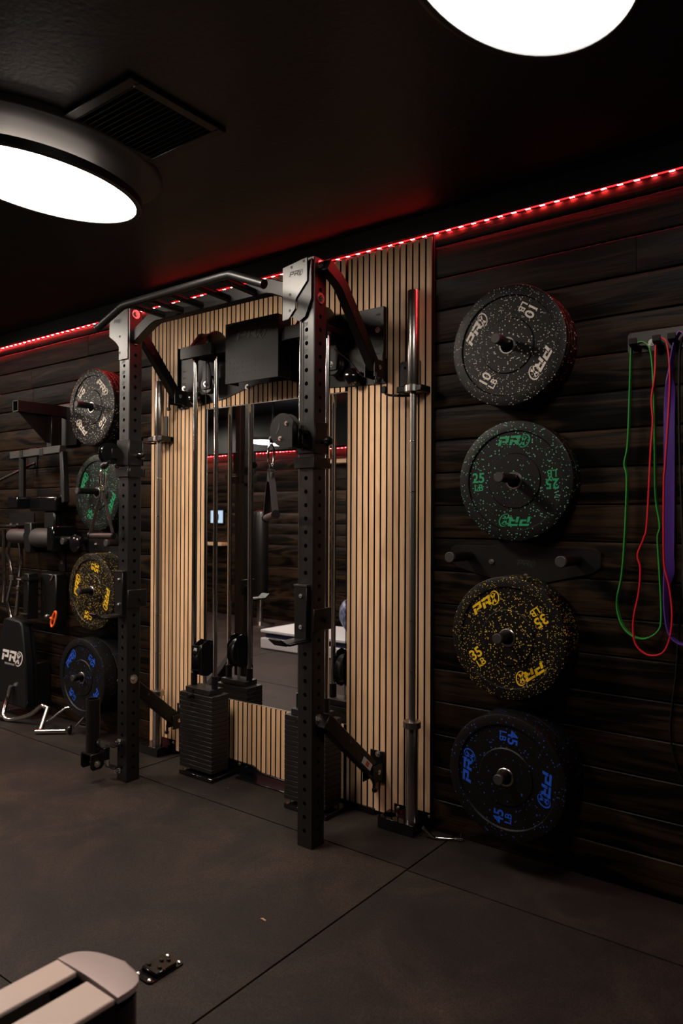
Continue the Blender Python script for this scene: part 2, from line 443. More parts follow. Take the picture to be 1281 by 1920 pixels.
# ------------------------------------------------------------------ slat panels and mirror
X0 = -3.305; SP = .6 / 19; SW = SP - .0080
MX0, MX1, MZ0, MZ1 = -2.856, -1.936, .357, 1.842
pl_names = ['light wood slat panel on the left, behind the left barbell', 'middle light wood slat panel, around the tall mirror',
            'light wood slat panel on the right, behind the right barbell']
for k in range(3):
    xa = X0 + .6 * k; xb = xa + .6
    t = thing('slat_panel', pl_names[k], 'wall panel', ((xa + xb) / 2, -.022, .02))
    # backing felt with the mirror opening
    mb = MB(); ZB, ZT = .02, 2.435
    a, b = max(xa, MX0), min(xb, MX1)
    if b > a:
        mb.box(a, b, -.0305, -.0222, ZB, MZ0); mb.box(a, b, -.0305, -.0222, MZ1, ZT)
        if a > xa: mb.box(xa, a, -.0305, -.0222, ZB, ZT)
        if b < xb: mb.box(b, xb, -.0305, -.0222, ZB, ZT)
    else: mb.box(xa, xb, -.0305, -.0222, ZB, ZT)
    mb.build('backing', M_dark, t)
    protos = {}
    for i in range(19):
        xs0 = xa + SP * i + .003
        c = xs0 + SW / 2
        segs = [(ZB, ZT)] if not (MX0 < c < MX1) else [(ZB, MZ0), (MZ1, ZT)]
        for z0, z1 in segs:
            w0, w1 = xs0, xs0 + SW
            if segs == [(ZB, ZT)] and w0 < MX0 < w1: w1 = MX0 - .001
            if segs == [(ZB, ZT)] and w0 < MX1 < w1: w0 = MX1 + .001
            mb = MB().box(w0, w1, -.041, -.0306, z0, z1)
            sl = mb.build('slat', M_slat, t)
            sl.data.materials.append(M_dark)       # bare black core shows on the sides of each slat
            for p in sl.data.polygons:
                if abs(p.normal.x) > .9: p.material_index = 1
MB_ = MB().box(MX0 + .0005, MX1 - .0005, -.0345, -.0307, MZ0 + .0005, MZ1 - .0005)
mir = thing('wall_mirror', 'tall frameless mirror set into the slats between the weight stacks', 'mirror', ((MX0 + MX1) / 2, -.034, MZ0))
MB_.build('glass', M_mirror, mir)
fr = MB(); e = .0035
fr.box(MX0 + .0006, MX0 + e, -.037, -.0346, MZ0 + .001, MZ1 - .001); fr.box(MX1 - e, MX1 - .0006, -.037, -.0346, MZ0 + .001, MZ1 - .001)
fr.box(MX0 + e, MX1 - e, -.037, -.0346, MZ0 + .0006, MZ0 + e); fr.box(MX0 + e, MX1 - e, -.037, -.0346, MZ1 - e, MZ1 - .0006)
fr.build('edge_strip', M_steel, mir)

# ------------------------------------------------------------------ ceiling: lamps, vent
def lamp(label, cx, cy, a=.215, b=.345, group=None):
    t = thing('ceiling_lamp', label, 'lamp', (cx, cy, CZ), group)
    N = 64
    def ring(prof, name, material, capfirst=False, caplast=False):
        vs = []; fs = []
        for dr, z in prof:
            vs += [(cx + (a + dr) * math.cos(2 * PI * i / N), cy + (b + dr) * math.sin(2 * PI * i / N), z) for i in range(N)]
        for j in range(len(prof) - 1):
            fs += [(j * N + i, j * N + (i + 1) % N, (j + 1) * N + (i + 1) % N, (j + 1) * N + i) for i in range(N)]
        if capfirst: fs.append(tuple(range(N)))
        if caplast: fs.append(tuple(range((len(prof) - 1) * N, len(prof) * N)))
        mb = MB(); mb.add(vs, fs); return mb.build(name, material, t, ang=50)
    zb = 2.42
    ring([(-.20, zb - .018), (-.15, zb - .016), (-.08, zb - .010), (-.03, zb - .004), (0, zb + .003), (.0, zb + .02)], 'diffuser', M_diff, True, True)
    ring([(.0006, zb + .022), (.0006, zb - .002), (.004, zb - .004), (.020, zb - .001), (.022, zb + .026), (-.165, zb + .030), (-.165, zb + .040)], 'bezel', M_bezel)
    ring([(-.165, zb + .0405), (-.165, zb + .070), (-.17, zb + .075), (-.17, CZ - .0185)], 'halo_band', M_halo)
    ring([(.0, CZ - .018), (.085, CZ - .018), (.094, CZ - .013), (.097, CZ - .0005)], 'flange', M_flange, True, True)
    MB().cyl((cx + (a + .006) * math.cos(.35), cy + (b + .006) * math.sin(.35), zb - .004), (cx + (a + .006) * math.cos(.35), cy + (b + .006) * math.sin(.35), zb + .01), .003, 8).build('clip', M_bezel, t)
    return t
L1 = lamp('white oval ceiling lamp at the left edge, beside the vent', -2.342, -1.258)
for (x, y, lab) in [(-.60, -1.235, 'white oval ceiling lamp at the top edge of the picture'),
                    (-4.08, -1.25, 'white oval ceiling lamp beyond the left edge of the picture'),
                    (-5.82, -1.25, 'white oval ceiling lamp farthest left along the rack wall'),
                    (-7.4, -3.1, 'white oval ceiling lamp in the far left corner')]:
    q_ = dup(L1, (x, y, CZ), lab)
    if x == -.60:
        for c_ in q_.children:
            if c_.name.startswith('diffuser'): c_.data = c_.data.copy(); c_.data.materials[0] = M_diff2
q_ = dup(L1, (-5.15, -3.04, 2.165), 'white oval lamp hung lower over the far side, reflected above the stirrup handle')
for c_ in list(q_.children):
    if c_.name.startswith(('flange', 'halo')): bpy.data.objects.remove(c_)
MB().cyl((-5.15, -3.04, 2.126), (-5.15, -3.04, CZ), .012, 12).build('drop_rod', M_bezel, q_)
def vent():
    x0, x1, y0, y1 = -2.075, -1.715, -1.372, -1.0
    t = thing('ceiling_vent', 'square black louvred air vent on the black ceiling', 'vent', ((x0 + x1) / 2, (y0 + y1) / 2, CZ))
    z0, z1 = CZ - .014, CZ - .0005; w = .034
    mb = MB()
    mb.box(x0, x1, y0, y0 + w, z0, z1); mb.box(x0, x1, y1 - w, y1, z0, z1); mb.box(x0, x0 + w, y0 + w, y1 - w, z0, z1); mb.box(x1 - w, x1, y0 + w, y1 - w, z0, z1)
    mb.build('frame', M_black, t, bevel=.002)
    MB().box(x0 + w, x1 - w, y0 + w, y1 - w, CZ - .002, z1).build('backing', M_dark, t)
    n = 15; L = (y1 - w) - (y0 + w)
    for i in range(n):
        y = y0 + w + L * (i + .5) / n
        MB().prism([(y - .008, z0 + .001), (y - .0065, z0), (y + .007, z1 - .003), (y + .0055, z1 - .002)], 'yz', x0 + w + .001, x1 - w - .001).build('louvre', M_black, t)
    for x in (x0 + .017, x1 - .017):
        for y in (y0 + .03, y1 - .03): MB().cyl((x, y, z0), (x, y, z0 - .002), .004, 8).build('screw', M_black, t)
vent()

# ------------------------------------------------------------------ bumper plates
PR = .2245
def plate(label, lb, x, yface, z, thick, rot, group, detailed=True):
    t = thing('bumper_plate', label, 'weight plate', (x, yface, z), group)
    y = yface; b = .006
    prof = [(.0335, .002), (.100, .002), (.104, .006), (.183, .006), (.187, 0.), (PR - b, 0.), (PR - b * .3, b * .3), (PR, b),
            (PR, thick - b), (PR - b, thick), (.187, thick), (.183, thick - .004), (.104, thick - .004), (.1, thick - .001), (.0335, thick - .001)]
    MB().lathe((x, y, z), (0, 1, 0), prof, 72, closed=True).build('rubber_disc', RUB[lb], t, ang=28)
    MB().lathe((x, y, z), (0, 1, 0), [(.0255, -.001), (.031, -.001), (.0333, .001), (.0333, thick - .002), (.0255, thick - .002)], 40, closed=True).build('steel_hub', M_steel, t)
    if not detailed: return t
    a0 = math.radians(rot)
    ty = y + .0052
    def placer(ang, r):
        def f(u, v):
            px = u; pz = r + v
            # point-symmetric layout: rotate the whole badge by ang around the centre
            c, s = math.cos(ang), math.sin(ang)
            return (x + px * c - pz * s, ty, z + px * s + pz * c)
        return f
    for k in (0, 1):
        mb = MB(); P = placer(a0 + PI * k, .149); put_logo(mb, .034, P, lambda u, v, P=P: (P(u, v)[0], y + .0062, P(u, v)[2]))
        mb.build('logo', INK[lb], t)
    for k in (0, 1):
        ang = a0 + PI * k; c, s = math.cos(ang), math.sin(ang); mb = MB()
        # weight marking sits to the left of the logo axis, upright with it
        for body, size, dv, bd in ((str(lb), .052, .015, .0012), ('LB', .036, -.022, .0006)):
            data = text_data(body, size, 0., bd)
            put_flat(mb, data, lambda u, v: (x + (-.145 + u) * c - (v + dv) * s, ty, z + (-.145 + u) * s + (v + dv) * c))
        mb.build('weight_marking', INK[lb], t)
    return t
def peg(label, x, z, ytip, group):
    t = thing('plate_peg', label, 'plate peg', (x, -.022, z), group)
    MB().prism(rrect(x - .03, x + .03, z - .09, z + .09, .01), 'xz', -.0275, -.0222).build('mount_plate', M_black, t, bevel=.001)
    MB().cyl((x, -.0275, z), (x, ytip + .003, z), .0175, 28).build('peg', M_black, t)
    MB().lathe((x, ytip, z), (0, 1, 0), [(.0165, 0), (.0185, .002), (.0185, .012), (.0176, .013)], 28).build('end_cap', M_capg, t)
    for dz in (-.07, .07):
        b = MB().hexbolt((x, -.0275, z + dz), (0, -1, 0), .007, .004); b.build('bolt', M_zinc, t)
stacks = {10: (1.9160, 4, .027, .135), 25: (1.4180, 2, .039, .103), 35: (.8420, 2, .062, .150), 45: (.3520, 2, .088, .203)}
colr = {10: 'white', 25: 'green', 35: 'yellow', 45: 'blue'}
rotR = {10: 58, 25: 1, 35: 36, 45: 86}; rotL = {10: -42, 25: 66, 35: 78, 45: 50}
for side, xc, rots, wd in (('right', -1.135, rotR, 'right'), ('left', -3.728, rotL, 'left')):
    for lb, (z, n, th, face) in stacks.items():
        XC = {('right', 25): -1.122, ('right', 45): -1.108, ('right', 35): -1.126}.get((side, lb), xc)
        if side == 'left': XC = {10: -3.738, 25: -3.725, 35: -3.708, 45: -3.715}[lb]
        for k in range(n):
            yf = -face + k * th
            r = rots[lb] if k == 0 else rots[lb] + 73 * k
            ordn = ['outermost', 'second', 'third', 'fourth'][k]
            if k == 0: lab = f'black bumper plate marked {lb} LB with {colr[lb]} lettering, frontmost of the {wd}-hand column'
            elif n == 2: lab = f'plain-rimmed bumper plate directly behind the front {colr[lb]}-lettered {lb} LB plate, {wd}-hand column'
            else: lab = f'{ordn} thin bumper plate from the front behind the {colr[lb]}-lettered {lb} LB plate, {wd}-hand column'
            plate(lab, lb, XC, yf, z - (0 if k == 0 else .0005 * k), th - .0012, r, 'bumper plates hung on wall pegs', detailed=(k == 0))
        peg(f'black round wall peg carrying the {colr[lb]}-lettered {lb} LB plates, {wd}-hand column', XC, z + .0078 - .0004, -.235 if lb != 45 else -.262, 'plate storage pegs')

# wide hanger bracket between the 25 and 35 lb plates
def hanger(label, cx):
    z = 1.165
    t = thing('wall_hanger', label, 'hanger', (cx, -.022, z - .1))
    out = [(-.30, .0), (-.275, .012), (-.12, .012), (-.04, .028), (.04, .028), (.12, .012), (.275, .012), (.30, 0), (.30, -.055), (.27, -.078), (.08, -.125), (.05, -.135), (-.05, -.135), (-.08, -.125), (-.27, -.078), (-.30, -.055)]
    MB().prism([(cx + u, z - .005 + v) for u, v in out], 'xz', -.0285, -.0222).build('bracket_plate', M_black, t, bevel=.0015)
    MB().box(cx - .03, cx + .03, -.026, -.0221, z + .02, z + .06).build('upper_tab', M_black, t)
    for s in (-1, 1):
        MB().lathe((cx + s * .215, -.0285, z - .035), (0, -1, 0), [(.019, 0), (.019, .145), (.017, .15)], 28).build('peg', M_black, t)
        MB().lathe((cx + s * .215, -.1785, z - .035), (0, -1, 0), [(.018, 0), (.0205, .002), (.0205, .014), (.018, .016)], 28).build('end_cap', M_capg, t)
    for u, v in ((-.12, -.055), (.02, -.105), (.15, -.05)):
        MB().hexbolt((cx + u, -.0285, z + v), (0, -1, 0), .0075, .004).build('bolt', M_zinc, t)
    mb = MB(); put_logo(mb, .02, lambda u, v: (cx + .02 + u, -.0289, z - .055 + v)); mb.build('logo', M_ink, t)
    return t
hanger('wide black wall hanger with two empty pegs, below the right-hand green-lettered plates', -1.125)
hanger('wide black wall hanger half hidden behind the left post, below the left-hand green-lettered plates', -3.72)

# ------------------------------------------------------------------ resistance bands
def band_rack():
    t = thing('band_rack', 'dark steel wall bar with hooks holding the stretch bands', 'wall rack', (-.4, -.022, 1.87))
    MB().prism(rrect(-.735, .1, 1.850, 1.922, .012), 'xz', -.027, -.0222).build('back_plate', M_grey, t, bevel=.001)
    for x in (-.700, -.625, -.578, -.48, -.38):
        mb = MB(); mb.prism([(-.027, 1.856), (-.085, 1.862), (-.095, 1.868), (-.097, 1.888), (-.090, 1.888), (-.086, 1.873), (-.027, 1.872)], 'yz', x - .013, x + .013)
        mb.build('hook', M_black, t, bevel=.0015)
    MB().hexbolt((-.655, -.027, 1.880), (0, -1, 0), .008, .004).build('bolt', M_zinc, t)
band_rack()
def band(name, label, m_, pts, ys, w, th, twist=None):
    P = catmull([(x, y, z) for (x, z), y in zip(pts, ys)], 7, closed=True)
    tw = None
    if twist:
        n = len(pts); tw = []
        for i in range(len(P)):
            f = i / 7; a = int(f) % n; b = (a + 1) % n; k = f - int(f); tw.append(twist[a] * (1 - k) + twist[b] * k)
    mb = MB(); mb.sweep(P, [(w / 2, -th / 2), (w / 2, th / 2), (-w / 2, th / 2), (-w / 2, -th / 2)], closed=True, fixed=(0, 1, 0), twist=tw)
    o = mb.build(name, m_, None, bevel=.001, loc=(pts[0][0], -.06, pts[0][1]), ang=50)
    return tag(o, label, 'stretch band', 'stretch bands hanging from the hooks')
gp = [(-0.695, 1.878), (-0.714, 1.862), (-0.719, 1.74), (-0.726, 1.54), (-0.737, 1.467), (-0.729, 1.412), (-0.736, 1.211), (-0.746, 1.082), (-0.762, 0.989), (-0.746, 0.917), (-0.711, 0.88), (-0.671, 0.874), (-0.63, 0.901), (-0.617, 0.947), (-0.622, 1.088), (-0.629, 1.213), (-0.622, 1.257), (-0.636, 1.356), (-0.639, 1.534), (-0.643, 1.732), (-0.652, 1.841), (-0.672, 1.876)]
band('resistance_band', 'narrow green stretch band hanging as a long loop, leftmost of the bands', M_green, gp, [-.052] * len(gp), .022, .0045)
rp = [(-0.63, 1.872), (-0.634, 1.767), (-0.645, 1.678), (-0.641, 1.606), (-0.648, 1.499), (-0.659, 1.266), (-0.67, 1.212), (-0.689, 1.157), (-0.68, 1.112), (-0.685, 1.031), (-0.702, 0.939), (-0.699, 0.867), (-0.676, 0.834), (-0.644, 0.823), (-0.608, 0.838), (-0.587, 0.888), (-0.58, 0.967), (-0.589, 1.055), (-0.604, 1.125), (-0.607, 1.231), (-0.606, 1.408), (-0.602, 1.461), (-0.588, 1.726), (-0.595, 1.85), (-0.61, 1.877)]
band('resistance_band', 'thin red stretch band crossing in front of the green one', M_red, rp, [-.072] * len(rp), .010, .0048)
pp = [(-0.572, 1.872), (-0.589, 1.762), (-0.590, 1.708), (-0.592, 1.621), (-0.592, 1.461), (-0.593, 1.231), (-0.594, 1.16), (-0.592, 1.108), (-0.600, 1.054), (-0.601, 0.965), (-0.588, 0.896), (-0.549, 0.869), (-.50, .89), (-.47, .97), (-.47, 1.3), (-.50, 1.7), (-.545, 1.878)]
tw = [0, .2, .9, 1.35, 1.45, 1.45, 1.4, 1.1, .4, .1, 0, 0, 0, 0, 0, 0, 0]
band('resistance_band', 'wide purple stretch band at the right edge, twisted flat', M_purple, pp, [-.06] * len(pp), .034, .0045, tw)
bp = [(-.560, 1.872), (-.568, 1.75), (-.566, 1.5), (-.556, 1.2), (-.55, 1.0), (-.50, .93), (-.44, 1.0), (-.43, 1.4), (-.47, 1.75), (-.52, 1.876)]
band('resistance_band', 'black stretch band behind the purple one at the right edge', M_strap, bp, [-.034] * len(bp), .012, .0045)
cb = catmull([(-.552, -.026, 1.20), (-.558, -.026, 1.125), (-.576, -.026, .795), (-.590, -.026, .66), (-.596, -.026, .569), (-.585, -.026, .49), (-.559, -.026, .417), (-.50, -.026, .34), (-.40, -.026, .28)], 6)
tag(MB().tube(cb, .0032, 8).build('power_cord', M_plastic, None, loc=(-.56, -.026, .4)), 'thin black cord curving down the plank wall at the right edge', 'cord')

# ------------------------------------------------------------------ barbells and their holders
def barbell(label, x, z0, zc1, zc2, z1, y=-.100):
    t = thing('barbell', label, 'barbell', (x, y, z0), 'barbells stood upright against the slats')
    def L(prof, name, m_): return MB().lathe((x, y, 0), (0, 0, 1), prof, 32).build(name, m_, t)
    L([(.0235, z0), (.025, z0 + .002), (.025, zc1 - .028), (.0245, zc1 - .027)], 'sleeve', M_steel)
    L([(.0245, zc2 + .027), (.025, zc2 + .028), (.025, z1 - .003), (.023, z1)], 'sleeve', M_steel)
    L([(.030, zc1 - .027), (.037, zc1 - .0265), (.037, zc1 - .002), (.030, zc1)], 'collar', M_steel)
    L([(.030, zc2), (.037, zc2 + .002), (.037, zc2 + .0265), (.030, zc2 + .027)], 'collar', M_steel)
    a, b = zc1, zc2
    L([(.0142, a), (.0142, b)], 'shaft', M_shaft)
    for zz in (a + .20, a + .405, b - .20, b - .405): L([(.0146, zz - .002), (.0148, zz - .001), (.0148, zz + .001), (.0146, zz + .002)], 'knurl_mark', M_chrome)
    L([(.0, z1), (.019, z1), (.019, z1 + .0015), (0, z1 + .0015)], 'end_cap', M_plastic)
M_shaft = mat('knurled_steel', (.34, .315, .29), .36, 1.)
def kn():
    t, b = nt(M_shaft); v = posvec(t, (1, 1, 1), False); n = node(t, 'ShaderNodeTexVoronoi', Scale=500.); t.links.new(v, n.inputs['Vector']); bump(t, b, n.outputs[0], .3, .0006)
kn()
barbell('long steel barbell standing upright on the right-hand slat panel', -1.560, .0125, .455, 1.79, 2.205)
barbell('shorter steel barbell standing upright on the left-hand slat panel', -3.162, .0125, .345, 1.685, 2.008)
def bar_foot(label, cx, w, d, h):
    t = thing('barbell_stand', label, 'barbell stand', (cx, -.09, 0), 'floor boxes for the barbells')
    hx = [cx - w / 2 + .085, cx + w / 2 - .027]
    x0, x1, y0, y1 = cx - w / 2, cx + w / 2, -.045 - d, -.045
    mb = MB()
    mb.box(x0, x1, y0, y0 + .006, .0006, h); mb.box(x0, x1, y1 - .006, y1, .0006, h); mb.box(x0, x0 + .006, y0 + .006, y1 - .006, .0006, h); mb.box(x1 - .006, x1, y0 + .006, y1 - .006, .0006, h)
    mb.box(x0 + .006, x1 - .006, y0 + .006, y1 - .006, .0006, .011); mb.build('box', M_gloss, t, bevel=.001)
    return t, (x0, x1, y0, y1)
def holed_top(x0, x1, y0, y1, z, th, holes):
    """plate with circular openings: cells in x, one hole per cell"""
    mb = MB(); edges = [x0] + [(holes[i][0] + holes[i + 1][0]) / 2 for i in range(len(holes) - 1)] + [x1]
    for (hx, hy, hr), a, b in zip(holes, edges, edges[1:]):
        ring = []; n = 32
        for i in range(n):
            an = 2 * PI * i / n; c, s = math.cos(an), math.sin(an)
            k = min((b - hx) / c if c > 1e-6 else 9, (a - hx) / c if c < -1e-6 else 9, (y1 - hy) / s if s > 1e-6 else 9, (y0 - hy) / s if s < -1e-6 else 9)
            ring.append((hx + c * hr, hy + s * hr, hx + c * k, hy + s * k))
        vs = [(r[0], r[1], z) for r in ring] + [(r[2], r[3], z) for r in ring] + [(r[0], r[1], z - th) for r in ring]
        fs = [(i, (i + 1) % n, n + (i + 1) % n, n + i) for i in range(n)] + [(i, (i + 1) % n, 2 * n + (i + 1) % n, 2 * n + i) for i in range(n)]
        o = len(mb.v); mb.add(vs, fs)
    return mb
for lab, cx, w, hx in (('black floor box with holes holding the foot of the right barbell', -1.615, .170, [(-1.668, -.098, .027), (-1.560, -.100, .0262)]),
                       ('black floor box holding the foot of the left barbell', -3.190, .150, [(-3.162, -.100, .0262)])):
    t, (x0, x1, y0, y1) = bar_foot(lab, cx, w, .095, .046)
    holed_top(x0, x1, y0, y1, .0468, .006, hx).build('top_plate', M_gloss, t)
    MB().box(x0 + .02, x1 + .03, y1 + .0003, y1 + .0025, .001, .075).build('back_flange', M_gloss, t)
    for x in (x0 + .04, x1 + .018): MB().lathe((x, y1, .060), (0, -1, 0), [(.0085, 0), (.0085, .001), (.006, .005), (0, .0065)], 16).build('bolt', M_zinc, t)
def bar_hook(label, x, z, mirrorx=1):
    t = thing('barbell_holder', label, 'barbell holder', (x, -.041, z), 'wall holders for the barbells')
    MB().prism(rrect(x - .098, x + .002, z - .045, z + .100, .012), 'xz', -.0475, -.0412).build('mount_plate', M_black, t, bevel=.001)
    # forked cradle under the collar
    mb = MB()
    mb.box(x - .066, x - .0265, -.125, -.048, z - .045, z - .018); mb.box(x + .0265, x + .052, -.125, -.048, z - .045, z - .018)
    mb.box(x - .066, x + .052, -.068, -.048, z - .045, z - .018)
    mb.build('cradle', M_plastic, t, bevel=.004, seg=2)
    mb = MB(); mb.tube(catmull([(x - .030, -.06, z - .05), (x - .07, -.10, z - .052), (x - .112, -.125, z - .046), (x - .122, -.128, z - .028)], 5), .0055, 8)
    mb.box(x - .132, x - .112, -.137, -.118, z - .040, z - .012); mb.build('latch', M_plastic, t, bevel=.002)
    for dz in (.075, -.0): MB().hexbolt((x - .075, -.0475, z + dz), (0, -1, 0), .005, .003).build('bolt', M_black, t)
    mb = MB(); put_flat(mb, text_data('P', .03, .3, .001), lambda u, v: (x - .068 + u, -.0479, z + .042 + v)); mb.build('logo', M_grey, t)
bar_hook('black forked wall holder with a latch, clasping the right barbell', -1.560, 1.835 - .0)
bar_hook('black forked wall holder clasping the left barbell', -3.162, 1.730)

# ------------------------------------------------------------------ rack
RX = {'R': (-1.859, -1.783), 'L': (-3.011, -2.935)}
PY0, PY1 = -.466, -.390
HP = .0526; H29 = 2.010
def post_mesh(x0, x1, ztop):
    mb = MB(); zs = []; z = H29 + HP * 3
    while z > .04: zs.append(z); z -= HP
    r = .0086; n = 16
    def face(org, U, V, w, zlist):
        # org: lower-left corner; U across, V up; hole in each cell
        inward = V.cross(U).normalized()
        zt = 0
        for hz in zlist:
            c = org + U * (w / 2) + V * hz; hw, hh = w / 2, HP / 2
            per = []
            for i in range(n):
                a = 2 * PI * i / n + PI / 4
                s_ = max(abs(math.cos(a)), abs(math.sin(a))); per.append((math.cos(a) / s_ * hw, math.sin(a) / s_ * hh))
            vs = [c + U * (math.cos(2 * PI * i / n + PI / 4) * r) + V * (math.sin(2 * PI * i / n + PI / 4) * r) for i in range(n)]
            vs += [c + U * a + V * b for a, b in per]
            vs += [v + inward * .028 for v in vs[:n]]
            fs = [(i, (i + 1) % n, n + (i + 1) % n, n + i) for i in range(n)] + [(i, (i + 1) % n, 2 * n + (i + 1) % n, 2 * n + i) for i in range(n)] + [tuple(range(2 * n, 3 * n))]
            mb.add(vs, fs)
        lo = zlist[-1] - HP / 2; hi = zlist[0] + HP / 2
        for a, b in ((0.001, lo), (hi, ztop)):
            mb.add([org + V * a, org + U * w + V * a, org + U * w + V * b, org + V * b], [(0, 1, 2, 3)])
    e = .003  # eased corner
    V = Vector((0, 0, 1))
    face(Vector((x0 + e, PY0, 0)), Vector((1, 0, 0)), V, x1 - x0 - 2 * e, zs)
    face(Vector((x1, PY0 + e, 0)), Vector((0, 1, 0)), V, PY1 - PY0 - 2 * e, zs)
    face(Vector((x1 - e, PY1, 0)), Vector((-1, 0, 0)), V, x1 - x0 - 2 * e, zs[:1])
    face(Vector((x0, PY1 - e, 0)), Vector((0, -1, 0)), V, PY1 - PY0 - 2 * e, zs[:1])
    # back and left sides below the single cell stay plain
    for a, b in (((x0 + e, PY0), (x0, PY0 + e)), ((x1 - e, PY0), (x1, PY0 + e)), ((x1, PY1 - e), (x1 - e, PY1)), ((x0, PY1 - e), (x0 + e, PY1))):
        mb.add([(a[0], a[1], .001), (b[0], b[1], .001), (b[0], b[1], ztop), (a[0], a[1], ztop)], [(0, 1, 2, 3)])
    out = [(x0 + e, PY0), (x1 - e, PY0), (x1, PY0 + e), (x1, PY1 - e), (x1 - e, PY1), (x0 + e, PY1), (x0, PY1 - e), (x0, PY0 + e)]
    mb.add([(a, b, ztop) for a, b in out], [tuple(range(8))]); mb.add([(a, b, .001) for a, b in out], [tuple(range(8))])
    return mb
rack = thing('folding_rack', 'black wall-mounted squat rack with numbered posts and pull-up bar', 'rack', (-2.396, -.43, 0))
for s, ztop in (('R', 2.290), ('L', 2.283)):
    x0, x1 = RX[s]
    p = post_mesh(x0, x1, ztop).build('upright', M_post, rack)
    for N in range(30, 0, -1):
        mb = MB()
        z = H29 - (29 - N) * HP
        if z > 2.09 and s == 'R': continue
        if z < .06: break
        put_flat(mb, text_data(str(N), .0225, .35, .0009), lambda u, v: (x0 + .030 + u, PY0 - .0004, z + .0205 + v))
        mb.build('hole_number', M_ink, p)
    
# gusset plates that carry the pull-up bar
def gusset(pts, yy, logo, holes, nm='gusset_plate'):
    g_ = MB().prism(pts, 'xz', yy - .006, yy).build(nm, M_post, rack, bevel=.001)
    mb = MB(); put_logo(mb, logo[2], lambda u, v: (logo[0] + u, yy - .0065, logo[1] + v)); mb.build('logo', M_ink, g_)
    for x, z in holes: MB().cyl((x, yy - .006, z), (x, yy - .0064, z), .006, 12).build('bolt_hole', M_ink, g_)
gusset([(-1.932, 2.268), (-1.805, 2.286), (-1.805, 2.195), (-1.862, 2.135), (-1.864, 2.098), (-1.900, 2.060), (-1.932, 2.057)], -.4775, (-1.862, 2.234, .0185),
       [(-1.885, 2.262), (-1.822, 2.273), (-1.892, 2.155), (-1.893, 2.092)])
gusset([(-3.085, 2.250), (-2.938, 2.277), (-2.938, 2.04), (-3.008, 2.04), (-3.008, 2.105), (-3.032, 2.130), (-3.085, 2.165)], -.4662 - .0006, (-3.020, 2.232, .016), [(-3.0, 2.155), (-3.0, 2.075)])
b_ = MB().prism([(-1.905, 2.078), (-1.862, 2.098), (-1.862, 2.135), (-1.805, 2.195), (-1.79, 2.28), (-1.79, 2.125), (-1.82, 2.06), (-1.85, 2.045)], 'xz', -.4770, -.4665).build('gusset_web', M_black, rack)
# cross member with bent ends + multi-grip bar
def crossbar():
    mid = 2.215
    pts = [(-2.936, 2.115), (-2.80, 2.185), (-2.765, 2.197), (-2.05, 2.197), (-2.02, 2.19), (-1.858, 2.125)]
    top = [(x, z + .062) for x, z in pts]
    MB().prism(pts + top[::-1], 'xz', -.452, -.404).build('crossmember', M_black, rack, bevel=.003)
crossbar()
yb = -.645
bar = [(-2.925, yb, 2.150), (-2.905, yb, 2.158), (-2.76, yb, 2.213), (-2.735, yb, 2.220), (-2.70, yb, 2.222), (-2.10, yb, 2.226), (-2.06, yb, 2.224), (-2.035, yb, 2.215), (-1.885, yb, 2.155)]
pb = MB().tube(bar, .0165, 20).build('pullup_bar', M_black, rack, ang=60)
for e_, d_ in ((bar[-1], bar[-2]), (bar[0], bar[1])):
    a = Vector(e_); b = (a - Vector(d_)).normalized(); MB().cyl(a, a + b * .006, .0185, 20).build('end_cap', M_plastic, pb)
for x in (-2.70, -2.57, -2.44, -2.27, -2.12):
    MB().cyl((x, yb + .012, 2.222), (x, -.448, 2.215), .0155, 18).build('cross_grip', M_black, rack)
# big bolts on posts
for s in ('R', 'L'):
    x1 = RX[s][1]
    for z in ((2.262, 2.135, .492)):
        MB().hexbolt((x1, -.428, z), (1, 0, 0), .0115, .009, 1.9).build('bolt', M_zinc, rack)
# wall brackets (upper wide plate, lower rails)
def wallplate():
    t = thing('rack_wall_plate', 'wide black slotted steel wall plate behind the cable pulleys', 'wall bracket', (-2.39, -.041, 1.86))
    pts = [(-3.060, 1.875), (-3.050, 1.862), (-2.90, 1.862), (-2.72, 1.880), (-2.50, 1.930), (-2.29, 1.930), (-2.07, 1.868), (-1.86, 1.856), (-1.750, 1.856), (-1.738, 1.868),
           (-1.738, 2.175), (-1.750, 2.187), (-1.80, 2.187), (-2.98, 2.187), (-3.045, 2.187), (-3.060, 2.172)]
    MB().prism(pts, 'xz', -.0465, -.0412).build('plate', M_black, t, bevel=.001)
    MB().box(-1.7375, -1.7325, -.062, -.0412, 1.862, 2.182).build('edge_flange', M_black, t); MB().box(-3.065, -3.0605, -.062, -.0412, 1.862, 2.182).build('edge_flange', M_black, t)
    for x in (-1.772, -3.026):
        for k in range(9):
            z = 2.155 - k * .0335
            if k == 2: continue
            MB().box(x - .012, x + .012, -.0469, -.0466, z - .0045, z + .0045).build('slot', M_ink, t)
    for x, z in ((-1.772, 2.088), (-1.772, 1.882), (-3.026, 1.965), (-3.026, 1.882), (-2.555, 1.925), (-2.2, 1.925)):
        MB().hexbolt((x, -.0466, z), (0, -1, 0), .009, .005).build('bolt', M_zinc, t)
wallplate()
